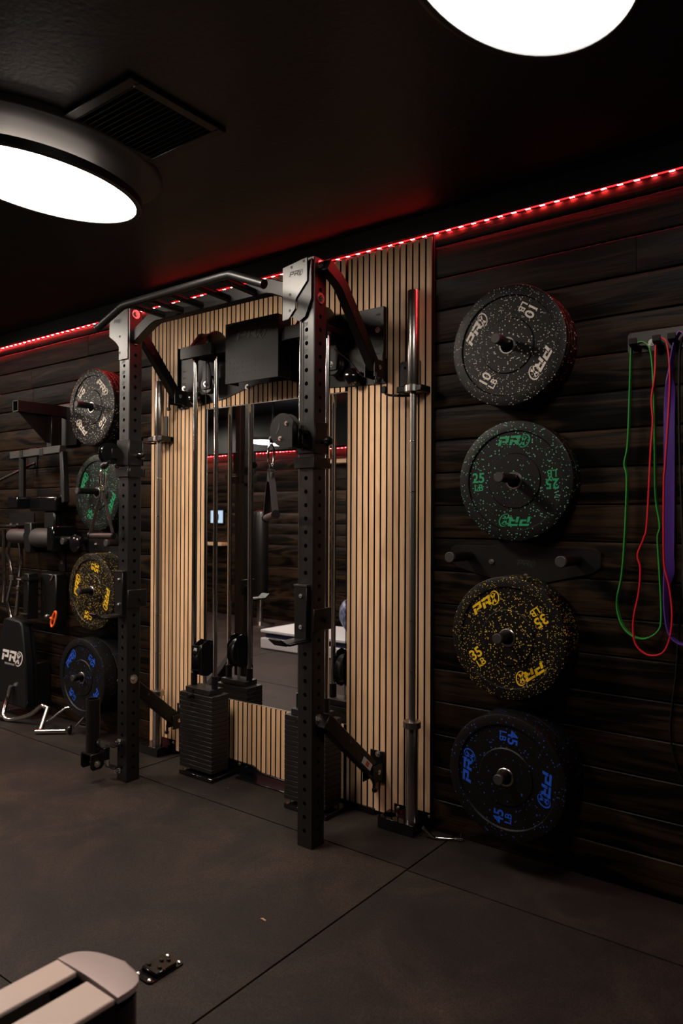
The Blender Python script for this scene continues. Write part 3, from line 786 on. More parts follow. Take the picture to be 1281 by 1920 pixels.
# folding braces
def brace(x, s, upper):
    if upper:
        path = [(-.428, 2.262), (-.350, 2.222), (-.320, 2.198), (-.09, 1.915)]; w = .026
    else:
        path = [(-.425, .492), (-.385, .462), (-.345, .425), (-.085, .205)]; w = .031
    pts_u = []; pts_d = []
    for i, (y, z) in enumerate(path):
        a = path[max(i - 1, 0)]; b = path[min(i + 1, len(path) - 1)]
        d = Vector((b[0] - a[0], b[1] - a[1])).normalized(); nrm = Vector((-d.y, d.x))
        pts_u.append((y + nrm.x * w, z + nrm.y * w)); pts_d.append((y - nrm.x * w, z - nrm.y * w))
    br = MB().prism(pts_u + pts_d[::-1], 'yz', x - s * .0, x + s * .040).build('brace', M_black, rack, bevel=.003)
    xo = x + .040 if s > 0 else x
    yy, zz = path[-1]
    MB().hexbolt((xo + .0002, yy, zz), (1, 0, 0), .011, .009, 1.9).build('bolt', M_zinc, br)
    MB().cyl((xo, (path[1][0] + yy) / 2 - .04, (path[1][1] + zz) / 2 + .045), (xo + .0012, (path[1][0] + yy) / 2 - .04, (path[1][1] + zz) / 2 + .045), .008, 14).build('pin_hole', M_slat if False else M_grey, br)
    # pivot ears on the wall
    e2 = MB(); z0 = zz - .045; z1 = zz + (.045 if upper else .075)
    for xa in (x - s * .008, x + s * .042):
        e2.box(min(xa, xa + s * .006), max(xa, xa + s * .006), -.125, -.048, zz - .042, zz + .032)
    e2.box(x - .022 if s > 0 else x - .055, x + .055 if s > 0 else x + .022, -.0480, -.0412 if not upper else -.0470, z0 - .015, z1)
    e2.build('pivot_bracket', M_black, rack, bevel=.002)
    xc = x + s * .02
    MB().lathe((xc + s * .03, -.118, zz - .075), (0, 0, 1), [(.006, 0), (.011, .004), (.011, .016), (.005, .02), (.005, .05)], 14).build('spring_pin', M_plastic, br)
    if not upper:
        MB().hexbolt((xc, -.0482, zz + .062), (0, -1, 0), .009, .005).build('bolt', M_zinc, br)
    return br
for s, x in ((1, -1.781), (-1, -3.013)):
    brace(x, s, True); bb = brace(x, s, False)
    if s > 0:
        q0 = Vector((0, -.163, .262)); dd = Vector((0, .26, -.22)).normalized(); nn = Vector((0, .22, .26)).normalized()
        def q(u, v): return tuple(Vector((x + .0404, 0, 0)) + q0 + dd * u + nn * v)
        MB().add([q(-.035, -.014), q(.045, -.014), q(.045, .014), q(-.035, .014)], [(0, 1, 2, 3)]).build('warning_label', M_label, bb)
        MB().add([tuple(Vector(q(a, b)) + Vector((.0003, 0, 0))) for a, b in ((-.005, -.010), (.022, -.010), (.022, .010), (-.005, .010))], [(0, 1, 2, 3)]).build('warning_label', M_labelred, bb)
# lower wall rail behind the stacks
t = thing('base_rail', 'low black steel wall rail along the floor under the slats', 'wall bracket', (-2.39, -.041, 0))
MB().prism([(-2.86, .001), (-1.78, .001), (-1.78, .028), (-2.10, .030), (-2.45, .040), (-2.50, .062), (-2.86, .068)], 'xz', -.052, -.0415).build('rail', M_gloss, t, bevel=.001)
MB().box(-2.57, -2.20, -.10, -.052, .001, .006).build('foot_flange', M_gloss, t, bevel=.001)
for x, z in ((-2.59, .052), (-2.12, .020)): MB().lathe((x, -.052, z), (0, -1, 0), [(.009, 0), (.008, .003), (0, .006)], 14).build('bolt', M_zinc, t)

# ------------------------------------------------------------------ cable machine
def weight_stack(label, cx):
    y0, y1 = -.212, -.098; x0, x1 = cx - .116, cx + .116
    t = thing('weight_stack', label, 'weight stack', (cx, -.155, 0), 'cable weight stacks')
    MB().box(x0 + .01, x1 + .015, -.225, -.06, .0008, .020).build('base_plate', M_gloss, t, bevel=.002)
    MB().cyl((cx - .075, -.155, .020), (cx - .075, -.155, .036), .02, 16).build('rubber_stop', M_plastic, t)
    MB().cyl((cx + .075, -.155, .020), (cx + .075, -.155, .036), .02, 16).build('rubber_stop', M_plastic, t)
    n = 17; h = (.408 - .036) / n
    for k in range(n):
        z = .036 + k * h
        p = MB().box(x0, x1, y0, y1, z, z + h - .0012).build('weight_plate', M_iron, t, bevel=.0016)
        if k < n - 1: MB().cyl((cx - .005, y0, z + h * .5), (cx - .005, y0 - .0004, z + h * .5), .0045, 10).build('pin_hole', M_ink, p)
    top = MB().box(cx - .088, cx + .088, y0 + .012, y1 - .012, .4085, .434).build('top_plate', M_iron, t, bevel=.0015)
    MB().hexbolt((cx - .03, y0 + .012, .421), (0, -1, 0), .004, .002).build('screw', M_black, top)
    MB().cyl((cx - .02, y0, .398), (cx - .02, y0 - .03, .398), .011, 16).build('selector_pin', M_plastic, t)
    for s in (-1, 1):
        MB().lathe((cx + s * .075, -.155, .434), (0, 0, 1), [(.0145, 0), (.0165, 0), (.0165, .062), (.0145, .062)], 20).build('rod_bushing', M_plastic, t)
        MB().cyl((cx + s * .075, -.155, .496), (cx + s * .075, -.155, 2.070), .0115, 20).build('guide_rod', M_chrome, t)
    # moving pulley block over the stack
    zc = .575
    blk = MB()
    out = [(-.225, zc - .045), (-.21, zc - .075), (-.165, zc - .085), (-.13, zc - .07), (-.105, zc - .03), (-.105, zc + .045), (-.13, zc + .085), (-.165, zc + .095), (-.205, zc + .075), (-.225, zc + .03)]
    for xa in (cx - .028, cx + .022): blk.prism([(y + .01, z) for y, z in out], 'yz', xa, xa + .005)
    b_ = blk.build('pulley_block', M_gloss, t, bevel=.001)
    MB().lathe((cx - .0225, -.155, zc), (1, 0, 0), [(.06, 0), (.066, .004), (.056, .016), (.056, .028), (.066, .040), (.06, .044)], 32).build('pulley_wheel', M_plastic, b_)
    MB().box(cx - .028, cx + .027, -.216, -.213, zc + .030, zc + .072).build('front_guard', M_black, b_); MB().box(cx - .028, cx + .027, -.218, -.215, zc - .05, zc - .045).build('front_guard', M_black, b_)
    MB().cyl((cx - .0, -.155, .434), (cx, -.155, zc - .07), .008, 10).build('stem', M_zinc, t)
    mb = MB(); put_flat(mb, text_data('PR', .02, .3, .001), lambda u, v: (cx + u, -.2163, zc + .052 + v)); mb.build('logo', M_white, b_)
    MB().cyl((cx, -.155, zc + .06), (cx, -.155, 2.09), .0024, 8).build('cable', M_plastic, t)
    return t
weight_stack('tall stack of black iron weights on chrome rods, left of the mirror', -2.735)
weight_stack('tall stack of black iron weights on chrome rods, behind the right post', -2.036)
cr = thing('pulley_beam', 'black overhead beam joining the two cable pulley heads', 'pulley frame', (-2.39, -.18, 2.05))
def head(cx, s):
    MB().box(cx - .125, cx + .10, -.215, -.195, 2.068, 2.128).build('front_beam', M_black, cr, bevel=.002)
    MB().box(cx - .11, cx + .09, -.194, -.048, 2.085, 2.112).build('head_plate', M_black, cr, bevel=.002)
    # angular pulley hood
    hd = MB().prism([(-.192, 2.129), (-.125, 2.212), (-.055, 2.212), (-.050, 2.129)], 'yz', cx - .09, cx - .062).build('hood_side', M_black, cr, bevel=.002)
    MB().prism([(-.186, 2.131), (-.122, 2.206), (-.060, 2.206), (-.060, 2.131)], 'yz', cx - .060, cx + .022).build('hood', M_grey, cr, bevel=.002)
    MB().lathe((cx + .023, -.115, 2.145), (1, 0, 0), [(.058, 0), (.064, .003), (.064, .02), (.058, .024)], 28).build('pulley_wheel', M_plastic, cr)
    for u, v in ((-.04, .3), (-.015, .3), (-.045, .7), (0, .65)):
        MB().cyl((cx + u, -.186 + .064 * v - .0004, 2.131 + .075 * v), (cx + u, -.1885 + .064 * v, 2.133 + .075 * v), .005, 10).build('bolt_hole', M_ink, hd)
    for xx in (-.075, .075): MB().cyl((cx + xx, -.155, 2.0705), (cx + xx, -.155, 2.084), .018, 16).build('rod_socket', M_plastic, cr)
    # redirect pulley below the beam
    MB().lathe((cx + .055 * s, -.10, 1.955), (0, 1, 0), [(.044, 0), (.048, .003), (.040, .012), (.040, .018), (.048, .027), (.044, .03)], 30).build('pulley_wheel', M_plastic, cr)
    MB().prism([(cx + .055 * s - .03, 1.93), (cx + .055 * s + .03, 1.93), (cx + .055 * s + .04, 2.0), (cx + .055 * s + .02, 2.07), (cx + .055 * s - .02, 2.07)], 'xz', -.108, -.103).build('pulley_cheek', M_black, cr, bevel=.001)
    MB().hexbolt((cx + .055 * s, -.108, 1.955), (0, -1, 0), .009, .006).build('bolt', M_zinc, cr)
head(-2.735, -1); head(-2.036, 1)
for cx, sx in ((-2.735, -1), (-2.036, 1)):
    MB().lathe((cx + sx * .155, -.085, 1.895), (.6, -1, .2), [(.0, -.03), (.02, -.028), (.034, -.018), (.038, 0), (.034, .018), (.02, .028), (0, .03)], 24).build('swivel_ball', M_gloss, cr)
MB().box(-2.634, -2.162, -.185, -.125, 2.075, 2.135).build('middle_beam', M_black, cr, bevel=.002)
cvr = MB().prism([(-2.545, 1.912), (-2.205, 1.912), (-2.205, 2.199), (-2.545, 2.199)], 'xz', -.206, -.200).build('cover_plate', M_black, cr, bevel=.001)
MB().box(-2.2095, -2.205, -.1995, -.12, 1.915, 2.196).build('cover_side', M_black, cr); MB().box(-2.545, -2.5405, -.1995, -.12, 1.915, 2.196).build('cover_side', M_black, cr)
mb = MB()
for i in range(11):
    for j in range(4): mb.cyl((-2.515 + i * .0275, -.2062, 1.955 + j * .026), (-2.515 + i * .0275, -.2066, 1.955 + j * .026), .0035, 8)
mb.build('perforations', M_ink, cvr)['kind'] = 'stuff'
mb = MB(); put_logo(mb, .052, lambda u, v: (-2.375 + u, -.2074, 2.135 + v), lambda u, v: (-2.375 + u, -.2062, 2.135 + v)); mb.build('logo', M_post, cvr)

# trolleys that slide on the posts
def trolley(label, side):
    x0, x1 = RX[side]; zt = 1.500
    t = thing('cable_trolley', label, 'pulley carriage', ((x0 + x1) / 2, -.43, 1.46), 'cable carriages on the posts')
    e = .005
    def sleeve(z0, z1, w, name):
        m_ = MB()
        m_.box(x0 - w, x1 + w, PY0 - w, PY0 - .0012, z0, z1); m_.box(x0 - w, x1 + w, PY1 + .0012, PY1 + w, z0, z1)
        m_.box(x0 - w, x0 - .0012, PY0 - .0012, PY1 + .0012, z0, z1); m_.box(x1 + .0012, x1 + w, PY0 - .0012, PY1 + .0012, z0, z1)
        return m_.build(name, M_black, t, bevel=.0015)
    sleeve(1.527, 1.650, .0075, 'carriage'); sleeve(1.470, 1.512, .013, 'bumper_collar')
    xw, zw, yw = x0 - .012, 1.615, -.532
    ch = None
    if side == 'R':
        prof = []
        for k in range(26):
            a = math.radians(-62 + k * (360 - 75) / 25 + 0); prof.append((xw + .064 * math.cos(a), zw + .064 * math.sin(a)))
        prof = [(xw + .064 * math.cos(math.radians(a)), zw + .064 * math.sin(math.radians(a))) for a in range(28, 250, 10)] + [(xw + .01, 1.544), (x0 + .040, 1.544), (x0 + .040, 1.625)]
        for y in (yw - .016, yw + .016):
            c_ = MB().prism(prof, 'xz', y - .002, y + .002).build('cheek_plate', M_black, t, bevel=.001)
            if y < yw:
                MB().prism([(xw - .052 + .02, zw - .01), (xw - .012, zw + .032), (xw - .012, zw + .008), (xw - .028, zw - .016)], 'xz', y - .0028, y - .0022).build('window', M_ink, c_)
                for bx, bz in ((xw + .022, zw + .023), (xw - .010, zw - .033)): MB().hexbolt((bx, y - .002, bz), (0, -1, 0), .006, .003).build('bolt', M_zinc, c_)
        MB().lathe((xw, yw - .012, zw), (0, 1, 0), [(.046, 0), (.050, .003), (.041, .010), (.041, .014), (.050, .021), (.046, .024)], 28).build('pulley_wheel', M_plastic, t)
        MB().box(x0 + .012, x0 + .040, yw + .0185, PY0 - .008, 1.546, 1.620).build('swivel_block', M_black, t, bevel=.002)
        MB().cyl((x0 + .046, -.500, 1.535), (x0 + .046, -.500, 1.632), .006, 12).build('hinge_pin', M_black, t)
        for z in (1.550, 1.602): MB().box(x0 + .012, x0 + .060, -.508, -.476, z, z + .012).build('hinge_lug', M_black, t)
    else:
        xw, yw = x0 - .030, -.50
        for xx in (xw - .014, xw + .014):
            MB().lathe((xx - .002, yw, 1.585), (1, 0, 0), [(.001, 0), (.052, 0), (.052, .004), (.001, .004)], 28).build('cheek_plate', M_gloss, t)
        MB().lathe((xw - .010, yw, 1.585), (1, 0, 0), [(.042, 0), (.046, .003), (.038, .009), (.046, .017), (.042, .020)], 28).build('pulley_wheel', M_gloss, t)
        MB().box(x0 - .026, x0 - .008, -.50, -.44, 1.560, 1.610).build('swivel_block', M_black, t, bevel=.002)
    # round pop-pin knob
    MB().cyl((x1 + .0078, -.425, 1.574), (x1 + .028, -.425, 1.574), .009, 14).build('pop_pin', M_chrome if side == 'L' else M_plastic, t)
    MB().lathe((x1 + .028, -.425, 1.574), (1, 0, 0), [(.014, 0), (.019, .004), (.019, .018), (.013, .026), (0, .028)], 20).build('knob', M_gloss, t)
    return t
trolley('black pulley carriage with a round cheek plate on the right post', 'R')
trolley('dark glossy pulley carriage on the left post', 'L')
def ring_path(c, r, axis=(0, 1, 0), n=20, sx=1., sz=1.):
    d = Vector(axis).normalized(); h = Vector((0, 0, 1)) if abs(d.z) < .9 else Vector((1, 0, 0)); u = d.cross(h).normalized(); v = d.cross(u)
    return [Vector(c) + u * math.cos(2 * PI * i / n) * r * sx + v * math.sin(2 * PI * i / n) * r * sz for i in range(n)]
def handle(label, x, y, zt, drop, gdir, lean=0., off=0.):
    """cable end ball, carabiner, ring and stirrup handle"""
    t = thing('cable_stirrup', label, 'cable handle', (x, y, zt - drop), 'stirrup handles on the cables')
    MB().lathe((x + .016, y + .004, zt + .018), (.8, .1, .45), [(0, -.024), (.013, -.022), (.017, -.012), (.015, .012), (.006, .022), (.006, .035)], 20).build('cable_stopper', M_plastic, t)
    MB().tube(ring_path((x, y, zt - .001), .0105, (.4, 1, 0)), .0032, 8, closed=True).build('ring', M_chrome, t)
    z1, z0 = zt - .008, zt - .088
    w = .011
    cp = [(x - w * .3, y, z0 + .004), (x + w * .7, y, z0), (x + w, y, z0 + .012), (x + w, y, z1 - .015), (x + w * .5, y, z1), (x - w * .5, y, z1), (x - w, y, z1 - .015), (x - w, y, z0 + .014)]
    cp = [Vector((x + (Vector(p).x - x) * .5, y + (Vector(p).x - x) * .85, Vector(p).z)) for p in cp]
    MB().tube(cp, .0038, 10, closed=True).build('carabiner', M_chrome, t)
    zr = z0 - .008
    MB().tube(ring_path((x, y, zr), .015, (.35, 1, 0)), .0028, 8, closed=True).build('ring', M_chrome, t)
    g = Vector(gdir).normalized(); gl = .062; gc = Vector((x + off, y, zt - drop))
    top = Vector((x, y, zr - .014))
    for s in (-1, 1):
        a = top + g * (.006 * s); b = gc + g * (gl * s)
        path = [top + g * (.004 * s) + Vector((0, 0, .006)), a - Vector((0, 0, .02)), a.lerp(b, .35), a.lerp(b, .7), b + Vector((0, 0, .004))]
        wv = Vector((0, 0, 1)).cross(g)
        MB().sweep(path, [(.0125, -.0013), (.0125, .0013), (-.0125, .0013), (-.0125, -.0013)], fixed=tuple(wv)).build('strap', M_strap, t)
    MB().box(top.x - .012, top.x + .012, y - .009, y + .009, top.z - .045, top.z - .008).build('strap_keeper', M_strap, t, bevel=.002)
    MB().cyl(gc - g * (gl - .002), gc + g * (gl - .002), .0145, 20).build('grip', M_gripm, t)
    for s in (-1, 1): MB().cyl(gc + g * (gl - .004) * s, gc + g * (gl + .004) * s, .0175, 20).build('grip_end', M_plastic, t)
M_gripm = mat('grip_sleeve', (.045, .03, .03), .45)
handle('black stirrup cable handle clipped by the right post, in front of the mirror', -1.945, -.532, 1.572, .290, (.885, -.51, .12))
handle('black stirrup cable handle hanging by the left post, over the green-lettered plate', -3.052, -.530, 1.510, .325, (.9, .45, 0), off=-.005)
# cables
tag(MB().tube([(-1.842, -.472, 2.10), (-1.842, -.476, 1.66)], .0022, 8).build('steel_cable', M_strap, None, loc=(-1.842, -.472, 1.66)), 'thin cable running down the front of the right post', 'cable')
tag(MB().tube(catmull([(-1.935, -.14, 2.01), (-1.86, -.12, 1.945), (-1.82, -.112, 1.895), (-1.805, -.108, 1.880)], 5), .0028, 8).build('steel_cable', M_plastic, None, loc=(-1.86, -.12, 1.945)), 'short slanting cable crossing the right chrome rod below the beam', 'cable')

# J-cups
def jcup(label, side):
    x0, x1 = RX[side]
    t = thing('bar_catch', label, 'bar catch', ((x0 + x1) / 2, -.43, .80), 'bar catches on the posts')
    MB().box(x0 - .004, x1 - .018, PY0 - .018, PY0 - .0015, .805, 1.012).build('back_plate', M_black, t, bevel=.002)
    MB().box(x0 - .006, x1 - .016, PY0 - .020, PY0 - .0015, 1.012, 1.018).build('top_edge', M_grey, t)
    MB().box(x0 - .008, x1 - .012, PY0 - .12, PY0 - .0015, .796, .8045).build('shelf', M_black, t, bevel=.001)
    MB().prism([(PY0 - .02, .800), (PY0 - .13, .796), (PY0 - .165, .822), (PY0 - .158, .826), (PY0 - .125, .805), (PY0 - .02, .809)], 'yz', x0 - .006, x0 + .055).build('lip', M_black, t, bevel=.001)
    MB().box(x1 + .0015, x1 + .010, PY0 - .005, PY1 + .03, .838, .925).build('side_plate', M_black, t, bevel=.002)
    MB().cyl((x1 + .010, -.40, .88), (x1 + .022, -.40, .88), .012, 14).build('pin', M_plastic, t)
    for z in (.975, .855): MB().hexbolt((x0 + .030, PY0 - .0185, z), (0, -1, 0), .006, .003).build('bolt', M_zinc, t)
    return t
jcup('black steel bar catch with a flat lip, halfway up the right post', 'R')
jcup('black steel bar catch with a flat lip, halfway up the left post', 'L')

# landmine / tube holder at the foot of the left post
t = thing('landmine_holder', 'black pivoting barbell tube bracketed to the foot of the left post', 'bar holder', (-3.08, -.52, .06))
cx, cy = -3.070, -.560
MB().lathe((cx, cy, 0), (0, 0, 1), [(.0, .150), (.033, .150), (.033, .402), (.028, .402), (.028, .16), (0, .16)], 28).build('tube', M_black, t)
MB().box(cx - .036, cx + .036, cy - .036, cy + .036, .142, .1495).build('cradle_top', M_black, t)
for x in (cx - .042, cx + .036): MB().prism([(cy - .040, .148), (cy + .036, .148), (cy + .036, .085), (cy + .02, .070), (cy - .028, .070), (cy - .040, .085)], 'yz', x, x + .006).build('fork_plate', M_black, t, bevel=.002)
MB().hexbolt((cx + .042, cy - .005, .098), (1, 0, 0), .011, .008).build('bolt', M_zinc, t); MB().cyl((cx - .036, cy - .005, .098), (cx + .036, cy - .005, .098), .006, 10).build('axle', M_zinc, t)
for z in (.062, .165): MB().box(cx + .010, -2.99, -.50, -.468, z, z + .006).build('hinge_plate', M_black, t, bevel=.001)
MB().cyl((cx + .028, -.492, .060), (cx + .028, -.492, .178), .007, 12).build('hinge_pin', M_zinc, t)
MB().box(cx + .01, cx + .035, cy + .037, -.49, .10, .16).build('hinge_block', M_black, t, bevel=.002)
for z in (.19, .048): MB().hexbolt((-3.004 + .012, -.4665, z), (0, -1, 0), .009, .02).build('bolt', M_zinc, t)
MB().tube(catmull([(cx + .03, cy + .01, .21), (cx + .055, cy - .01, .20), (cx + .06, cy, .175), (cx + .035, cy, .165)], 5), .006, 8).build('retainer', M_plastic, t)

# ------------------------------------------------------------------ accessories hung on the left part of the wall
def sq(mb, a, b, w, h=None):
    h = h or w
    return mb.sweep([a, b], [(w / 2, -h / 2), (w / 2, h / 2), (-w / 2, h / 2), (-w / 2, -h / 2)])
# 1 boom arm with gusset
t = thing('boom_attachment', 'black square-tube boom arm with triangular gusset, high on the left wall', 'rack attachment', (-4.15, -.022, 1.7))
X = -4.155
mb = MB(); B0 = -.365; Z0_, Z1_ = 1.903, 1.962
mb.box(X - .030, X - .027, B0, -.05, Z0_, Z1_); mb.box(X + .027, X + .030, B0, -.05, Z0_, Z1_); mb.box(X - .030, X + .030, B0, -.05, Z1_, Z1_ + .003); mb.box(X - .030, X + .030, B0, -.05, Z0_ - .003, Z0_)
mb.build('boom', M_black, t)
e_ = MB(); e_.box(X - .030, X - .0265, B0 - .003, B0 - .0005, Z0_ - .003, Z1_ + .003); e_.box(X + .0265, X + .030, B0 - .003, B0 - .0005, Z0_ - .003, Z1_ + .003); e_.box(X - .0265, X + .0265, B0 - .003, B0 - .0005, Z0_ - .003, Z0_ + .001)
e_.build('end_rim', M_grey, t)
MB().prism([(-.345, Z0_ - .004), (-.10, Z0_ - .004), (-.10, 1.72), (-.175, 1.735)], 'yz', X - .004, X + .004).build('gusset', M_black, t)
MB().box(X - .028, X + .028, -.15, -.08, 1.70, Z0_ - .004).build('upright_tube', M_black, t, bevel=.003)
MB().box(X - .05, X + .14, -.05, -.0225, 1.72, 1.98).build('mount_plate', M_black, t, bevel=.002)
# 2 hanging frame
t = thing('dip_attachment', 'black tube frame with a dark grey crossbar, under the boom arm on the left wall', 'rack attachment', (-4.25, -.12, 1.4))
sq(MB(), (-4.54, -.17, 1.668), (-3.97, -.17, 1.682), .045).build('crossbar', M_grey, t, bevel=.003)
MB().cyl((-4.425, -.17, 1.65), (-4.425, -.17, 1.40), .021, 20).build('leg', M_black, t)
sq(MB(), (-3.965, -.17, 1.665), (-3.905, -.19, 1.36), .035).build('leg', M_black, t, bevel=.003)
for x in (-4.40, -4.17): MB().box(x - .02, x + .02, -.1945, -.1935, 1.65, 1.695).build('band', M_black, t)
MB().box(-4.47, -4.36, -.24, -.10, 1.33, 1.40).build('clamp', M_gloss, t, bevel=.004)
MB().box(-4.36, -4.06, -.16, -.07, 1.31, 1.40).build('side_arm', M_gloss, t, bevel=.01, seg=3)
MB().box(-4.22, -4.10, -.145, -.09, 1.20, 1.31).build('drop_arm', M_black, t, bevel=.01)
MB().prism(rrect(-4.595, -4.50, 1.60, 1.73, .015), 'xz', -.030, -.0223).build('wall_plate', M_black, t)
mb = MB(); put_logo(mb, .018, lambda u, v: (-4.555 + u, -.0305, 1.70 + v)); mb.build('logo', M_ink, t)
MB().cyl((-4.52, -.03, 1.63), (-4.78, -.28, 1.44), .009, 10).build('pin_handle', M_black, t)
# 3 slotted strap bracket with bolts
for z, lab in ((1.45, 'narrow black wall strip with two bolts above the foam rollers'), (1.03, 'narrow black wall strip with two bolts below the foam rollers')):
    t = thing('wall_strip', lab, 'wall bracket', (-4.20, -.022, z))
    MB().prism(rrect(-4.235, -4.165, z - .10, z + .10, .012), 'xz', -.0275, -.0223).build('strip', M_black, t, bevel=.001)
    for dz in (-.045, .05): MB().hexbolt((-4.20, -.0277, z + dz), (0, -1, 0), .009, .005).build('bolt', M_zinc, t)
# 4 foam roller attachment
t = thing('leg_roller_attachment', 'pair of dark foam leg rollers on a black frame, left wall', 'rack attachment', (-4.28, -.15, 1.15))
MB().lathe((-4.56, -.16, 1.150), (1, 0, 0), [(.01, 0), (.044, .004), (.047, .012), (.047, .20), (.044, .208), (.01, .21)], 28).build('foam_roller', M_foam, t)
MB().lathe((-4.27, -.16, 1.145), (1, 0, 0), [(.01, 0), (.055, .004), (.060, .012), (.060, .20), (.055, .21), (.01, .212)], 28).build('foam_roller', M_foam, t)
MB().cyl((-4.60, -.16, 1.148), (-3.78, -.16, 1.145), .014, 16).build('axle', M_black, t)
MB().box(-4.35, -4.27, -.20, -.05, 1.05, 1.24).build('frame', M_black, t, bevel=.006)
MB().box(-4.06, -3.99, -.22, -.05, 1.07, 1.22).build('clamp', M_gloss, t, bevel=.008)
MB().lathe((-3.83, -.16, 1.12), (0, -1, 0), [(.05, 0), (.052, .02), (.03, .03), (0, .03)], 24).build('knob', M_gloss, t)
# 5 black hinge block with light pins and orange clip
t = thing('safety_arm_attachment', 'black folded steel attachment hanging behind the padded board, left wall', 'rack attachment', (-4.28, -.15, .75))
MB().box(-4.352, -4.295, -.20, -.13, .635, .92).build('arm', M_black, t, bevel=.004)
MB().box(-4.29, -4.12, -.12, -.04, .62, .92).build('body', M_plastic, t, bevel=.006)
MB().box(-4.40, -4.27, -.205, -.10, .88, .895).build('top_lug', M_black, t); MB().cyl((-4.385, -.22, .882), (-4.335, -.22, .882), .007, 10).build('pin', M_zinc, t)
MB().box(-4.365, -4.29, -.212, -.2035, .665, .672).build('lower_rim', M_grey, t); MB().hexbolt((-4.22, -.1205, .655), (0, -1, 0), .010, .006).build('bolt', M_zinc, t)
MB().cyl((-4.17, -.125, .88), (-4.14, -.125, .915), .005, 8).build('pin', M_zinc, t)
o = MB().tube(catmull([(-4.105, -.150, .602), (-4.118, -.150, .625), (-4.100, -.150, .665), (-4.075, -.150, .697), (-4.062, -.150, .690), (-4.066, -.150, .662), (-4.085, -.150, .620)], 5, closed=True), .0062, 10, closed=True)
o.cyl((-4.122, -.150, .655), (-4.098, -.150, .650), .008, 10)
tag(o.build('spring_clip', M_orange, None, loc=(-4.09, -.150, .6)), 'bright orange snap clip hanging on the left wall', 'clip')
# 6 padded board
t = thing('seat_pad', 'black tapered padded board with white lettering leaning on the left wall', 'pad', (-4.45, -.12, .10), None)
po = [(-4.585, .60), (-4.575, .618), (-4.555, .625), (-4.40, .617), (-4.375, .608), (-4.362, .59), (-4.315, .36), (-4.295, .12), (-4.31, .075), (-4.66, .075), (-4.69, .10), (-4.66, .34)]
MB().prism(po, 'xz', -.205, -.145).build('cushion', M_leather, t, bevel=.010, seg=3)
MB().prism([(-4.45 + (x + 4.45) * 1.02, .35 + (z - .35) * 1.01) for x, z in po], 'xz', -.1445, -.130).build('back_board', M_black, t)
mb = MB(); rr = math.radians(-4)
put_logo(mb, .068, lambda u, v: (-4.470 + u, -.2058, .385 + v)); mb.build('logo', M_white, t)
mb = MB(); put_flat(mb, text_data('PERFORMANCE', .017, .1, .0), lambda u, v: (-4.50 + u, -.2058, .335 + v)); mb.build('lettering', M_white, t)
MB().box(-4.40, -4.32, -.129, -.03, .08, .35).build('support', M_black, t, bevel=.004)
# 7 curl bars
def pathbar(name, label, cat, pts, r, group=None, sleeves=()):
    t = thing(name, label, cat, pts[0], group)
    MB().tube(pts, r, 14).build('shaft', M_chrome, t, ang=60)
    for a, b, rr in sleeves: MB().cyl(a, b, rr, 18).build('sleeve', M_steel, t)
    return t
pathbar('curl_bar', 'bent chrome curl bar, rightmost of those hung on the left wall', 'curl bar', [(-4.588, -.105, 1.200), (-4.585, -.105, 1.16), (-4.555, -.105, 1.06), (-4.545, -.105, .985), (-4.565, -.105, .90), (-4.575, -.105, .82)], .0125, 'chrome curl bars',
        [((-4.575, -.105, .82), (-4.577, -.105, .80), .020), ((-4.577, -.105, .79), (-4.64, -.105, .44), .0135)])
pathbar('curl_bar', 'zigzag chrome curl bar next to the rightmost one on the left wall', 'curl bar', [(-4.672, -.105, 1.200), (-4.668, -.105, 1.15), (-4.715, -.105, 1.035), (-4.675, -.105, .94), (-4.66, -.105, .86), (-4.72, -.105, .72), (-4.665, -.105, .60)], .0125, 'chrome curl bars',
        [((-4.66, -.105, .885), (-4.66, -.105, .855), .020), ((-4.665, -.105, .60), (-4.66, -.105, .56), .015)])
pathbar('curl_bar', 'chrome curl bar at the very left edge of the picture', 'curl bar', [(-4.765, -.105, 1.19), (-4.77, -.105, 1.0), (-4.755, -.105, .85), (-4.77, -.105, .7)], .0125, 'chrome curl bars')
t = thing('bar_rack', 'small black wall rack from which the curl bars hang', 'wall rack', (-4.65, -.022, 1.22))
MB().box(-4.85, -4.53, -.028, -.0225, 1.19, 1.30).build('back_plate', M_black, t); MB().box(-4.84, -4.545, -.15, -.028, 1.205, 1.22).build('shelf', M_black, t, bevel=.002)
for x in (-4.59, -4.67): MB().cyl((x, -.105, 1.22), (x, -.105, 1.232), .012, 12).build('bar_tip', M_zinc, t)
# 8 handles lying on the floor
h1 = [(-4.45, -.222, .205), (-4.465, -.235, .13), (-4.445, -.27, .045), (-4.41, -.275, .018), (-4.35, -.26, .020), (-4.22, -.225, .062), (-4.14, -.20, .122), (-4.11, -.195, .124), (-4.075, -.18, .11)]
t = thing('press_down_handle', 'bent chrome bar attachment leaning on the floor at the left edge', 'cable attachment', (-4.5, -.25, .0))
MB().tube(catmull(h1, 4), .0135, 14).build('bar', M_chrome, t, ang=60)
MB().cyl((-4.43, -.275, .019), (-4.455, -.280, .019), .017, 16).build('end_cap', M_plastic, t)
t = thing('row_handle', 'small triangular chrome row handle lying on the floor below the blue-lettered plate', 'cable attachment', (-4.0, -.2, 0))
A = (-3.99, -.30, .018); B = (-3.90, -.17, .024); C_ = (-3.99, -.14, .11); D_ = (-3.88, -.14, .10)
MB().cyl((-4.01, -.31, .0155), (-3.875, -.20, .0185), .0135, 14).build('grip', M_chrome, t)
MB().cyl((-4.06, -.20, .125), (-3.995, -.285, .024), .0145, 14).build('grip', M_steel, t)
MB().tube([(-4.03, -.27, .030), (-3.94, -.16, .135), (-3.86, -.13, .150), (-3.79, -.11, .118), (-3.85, -.16, .030)], .006, 10).build('frame', M_chrome, t)
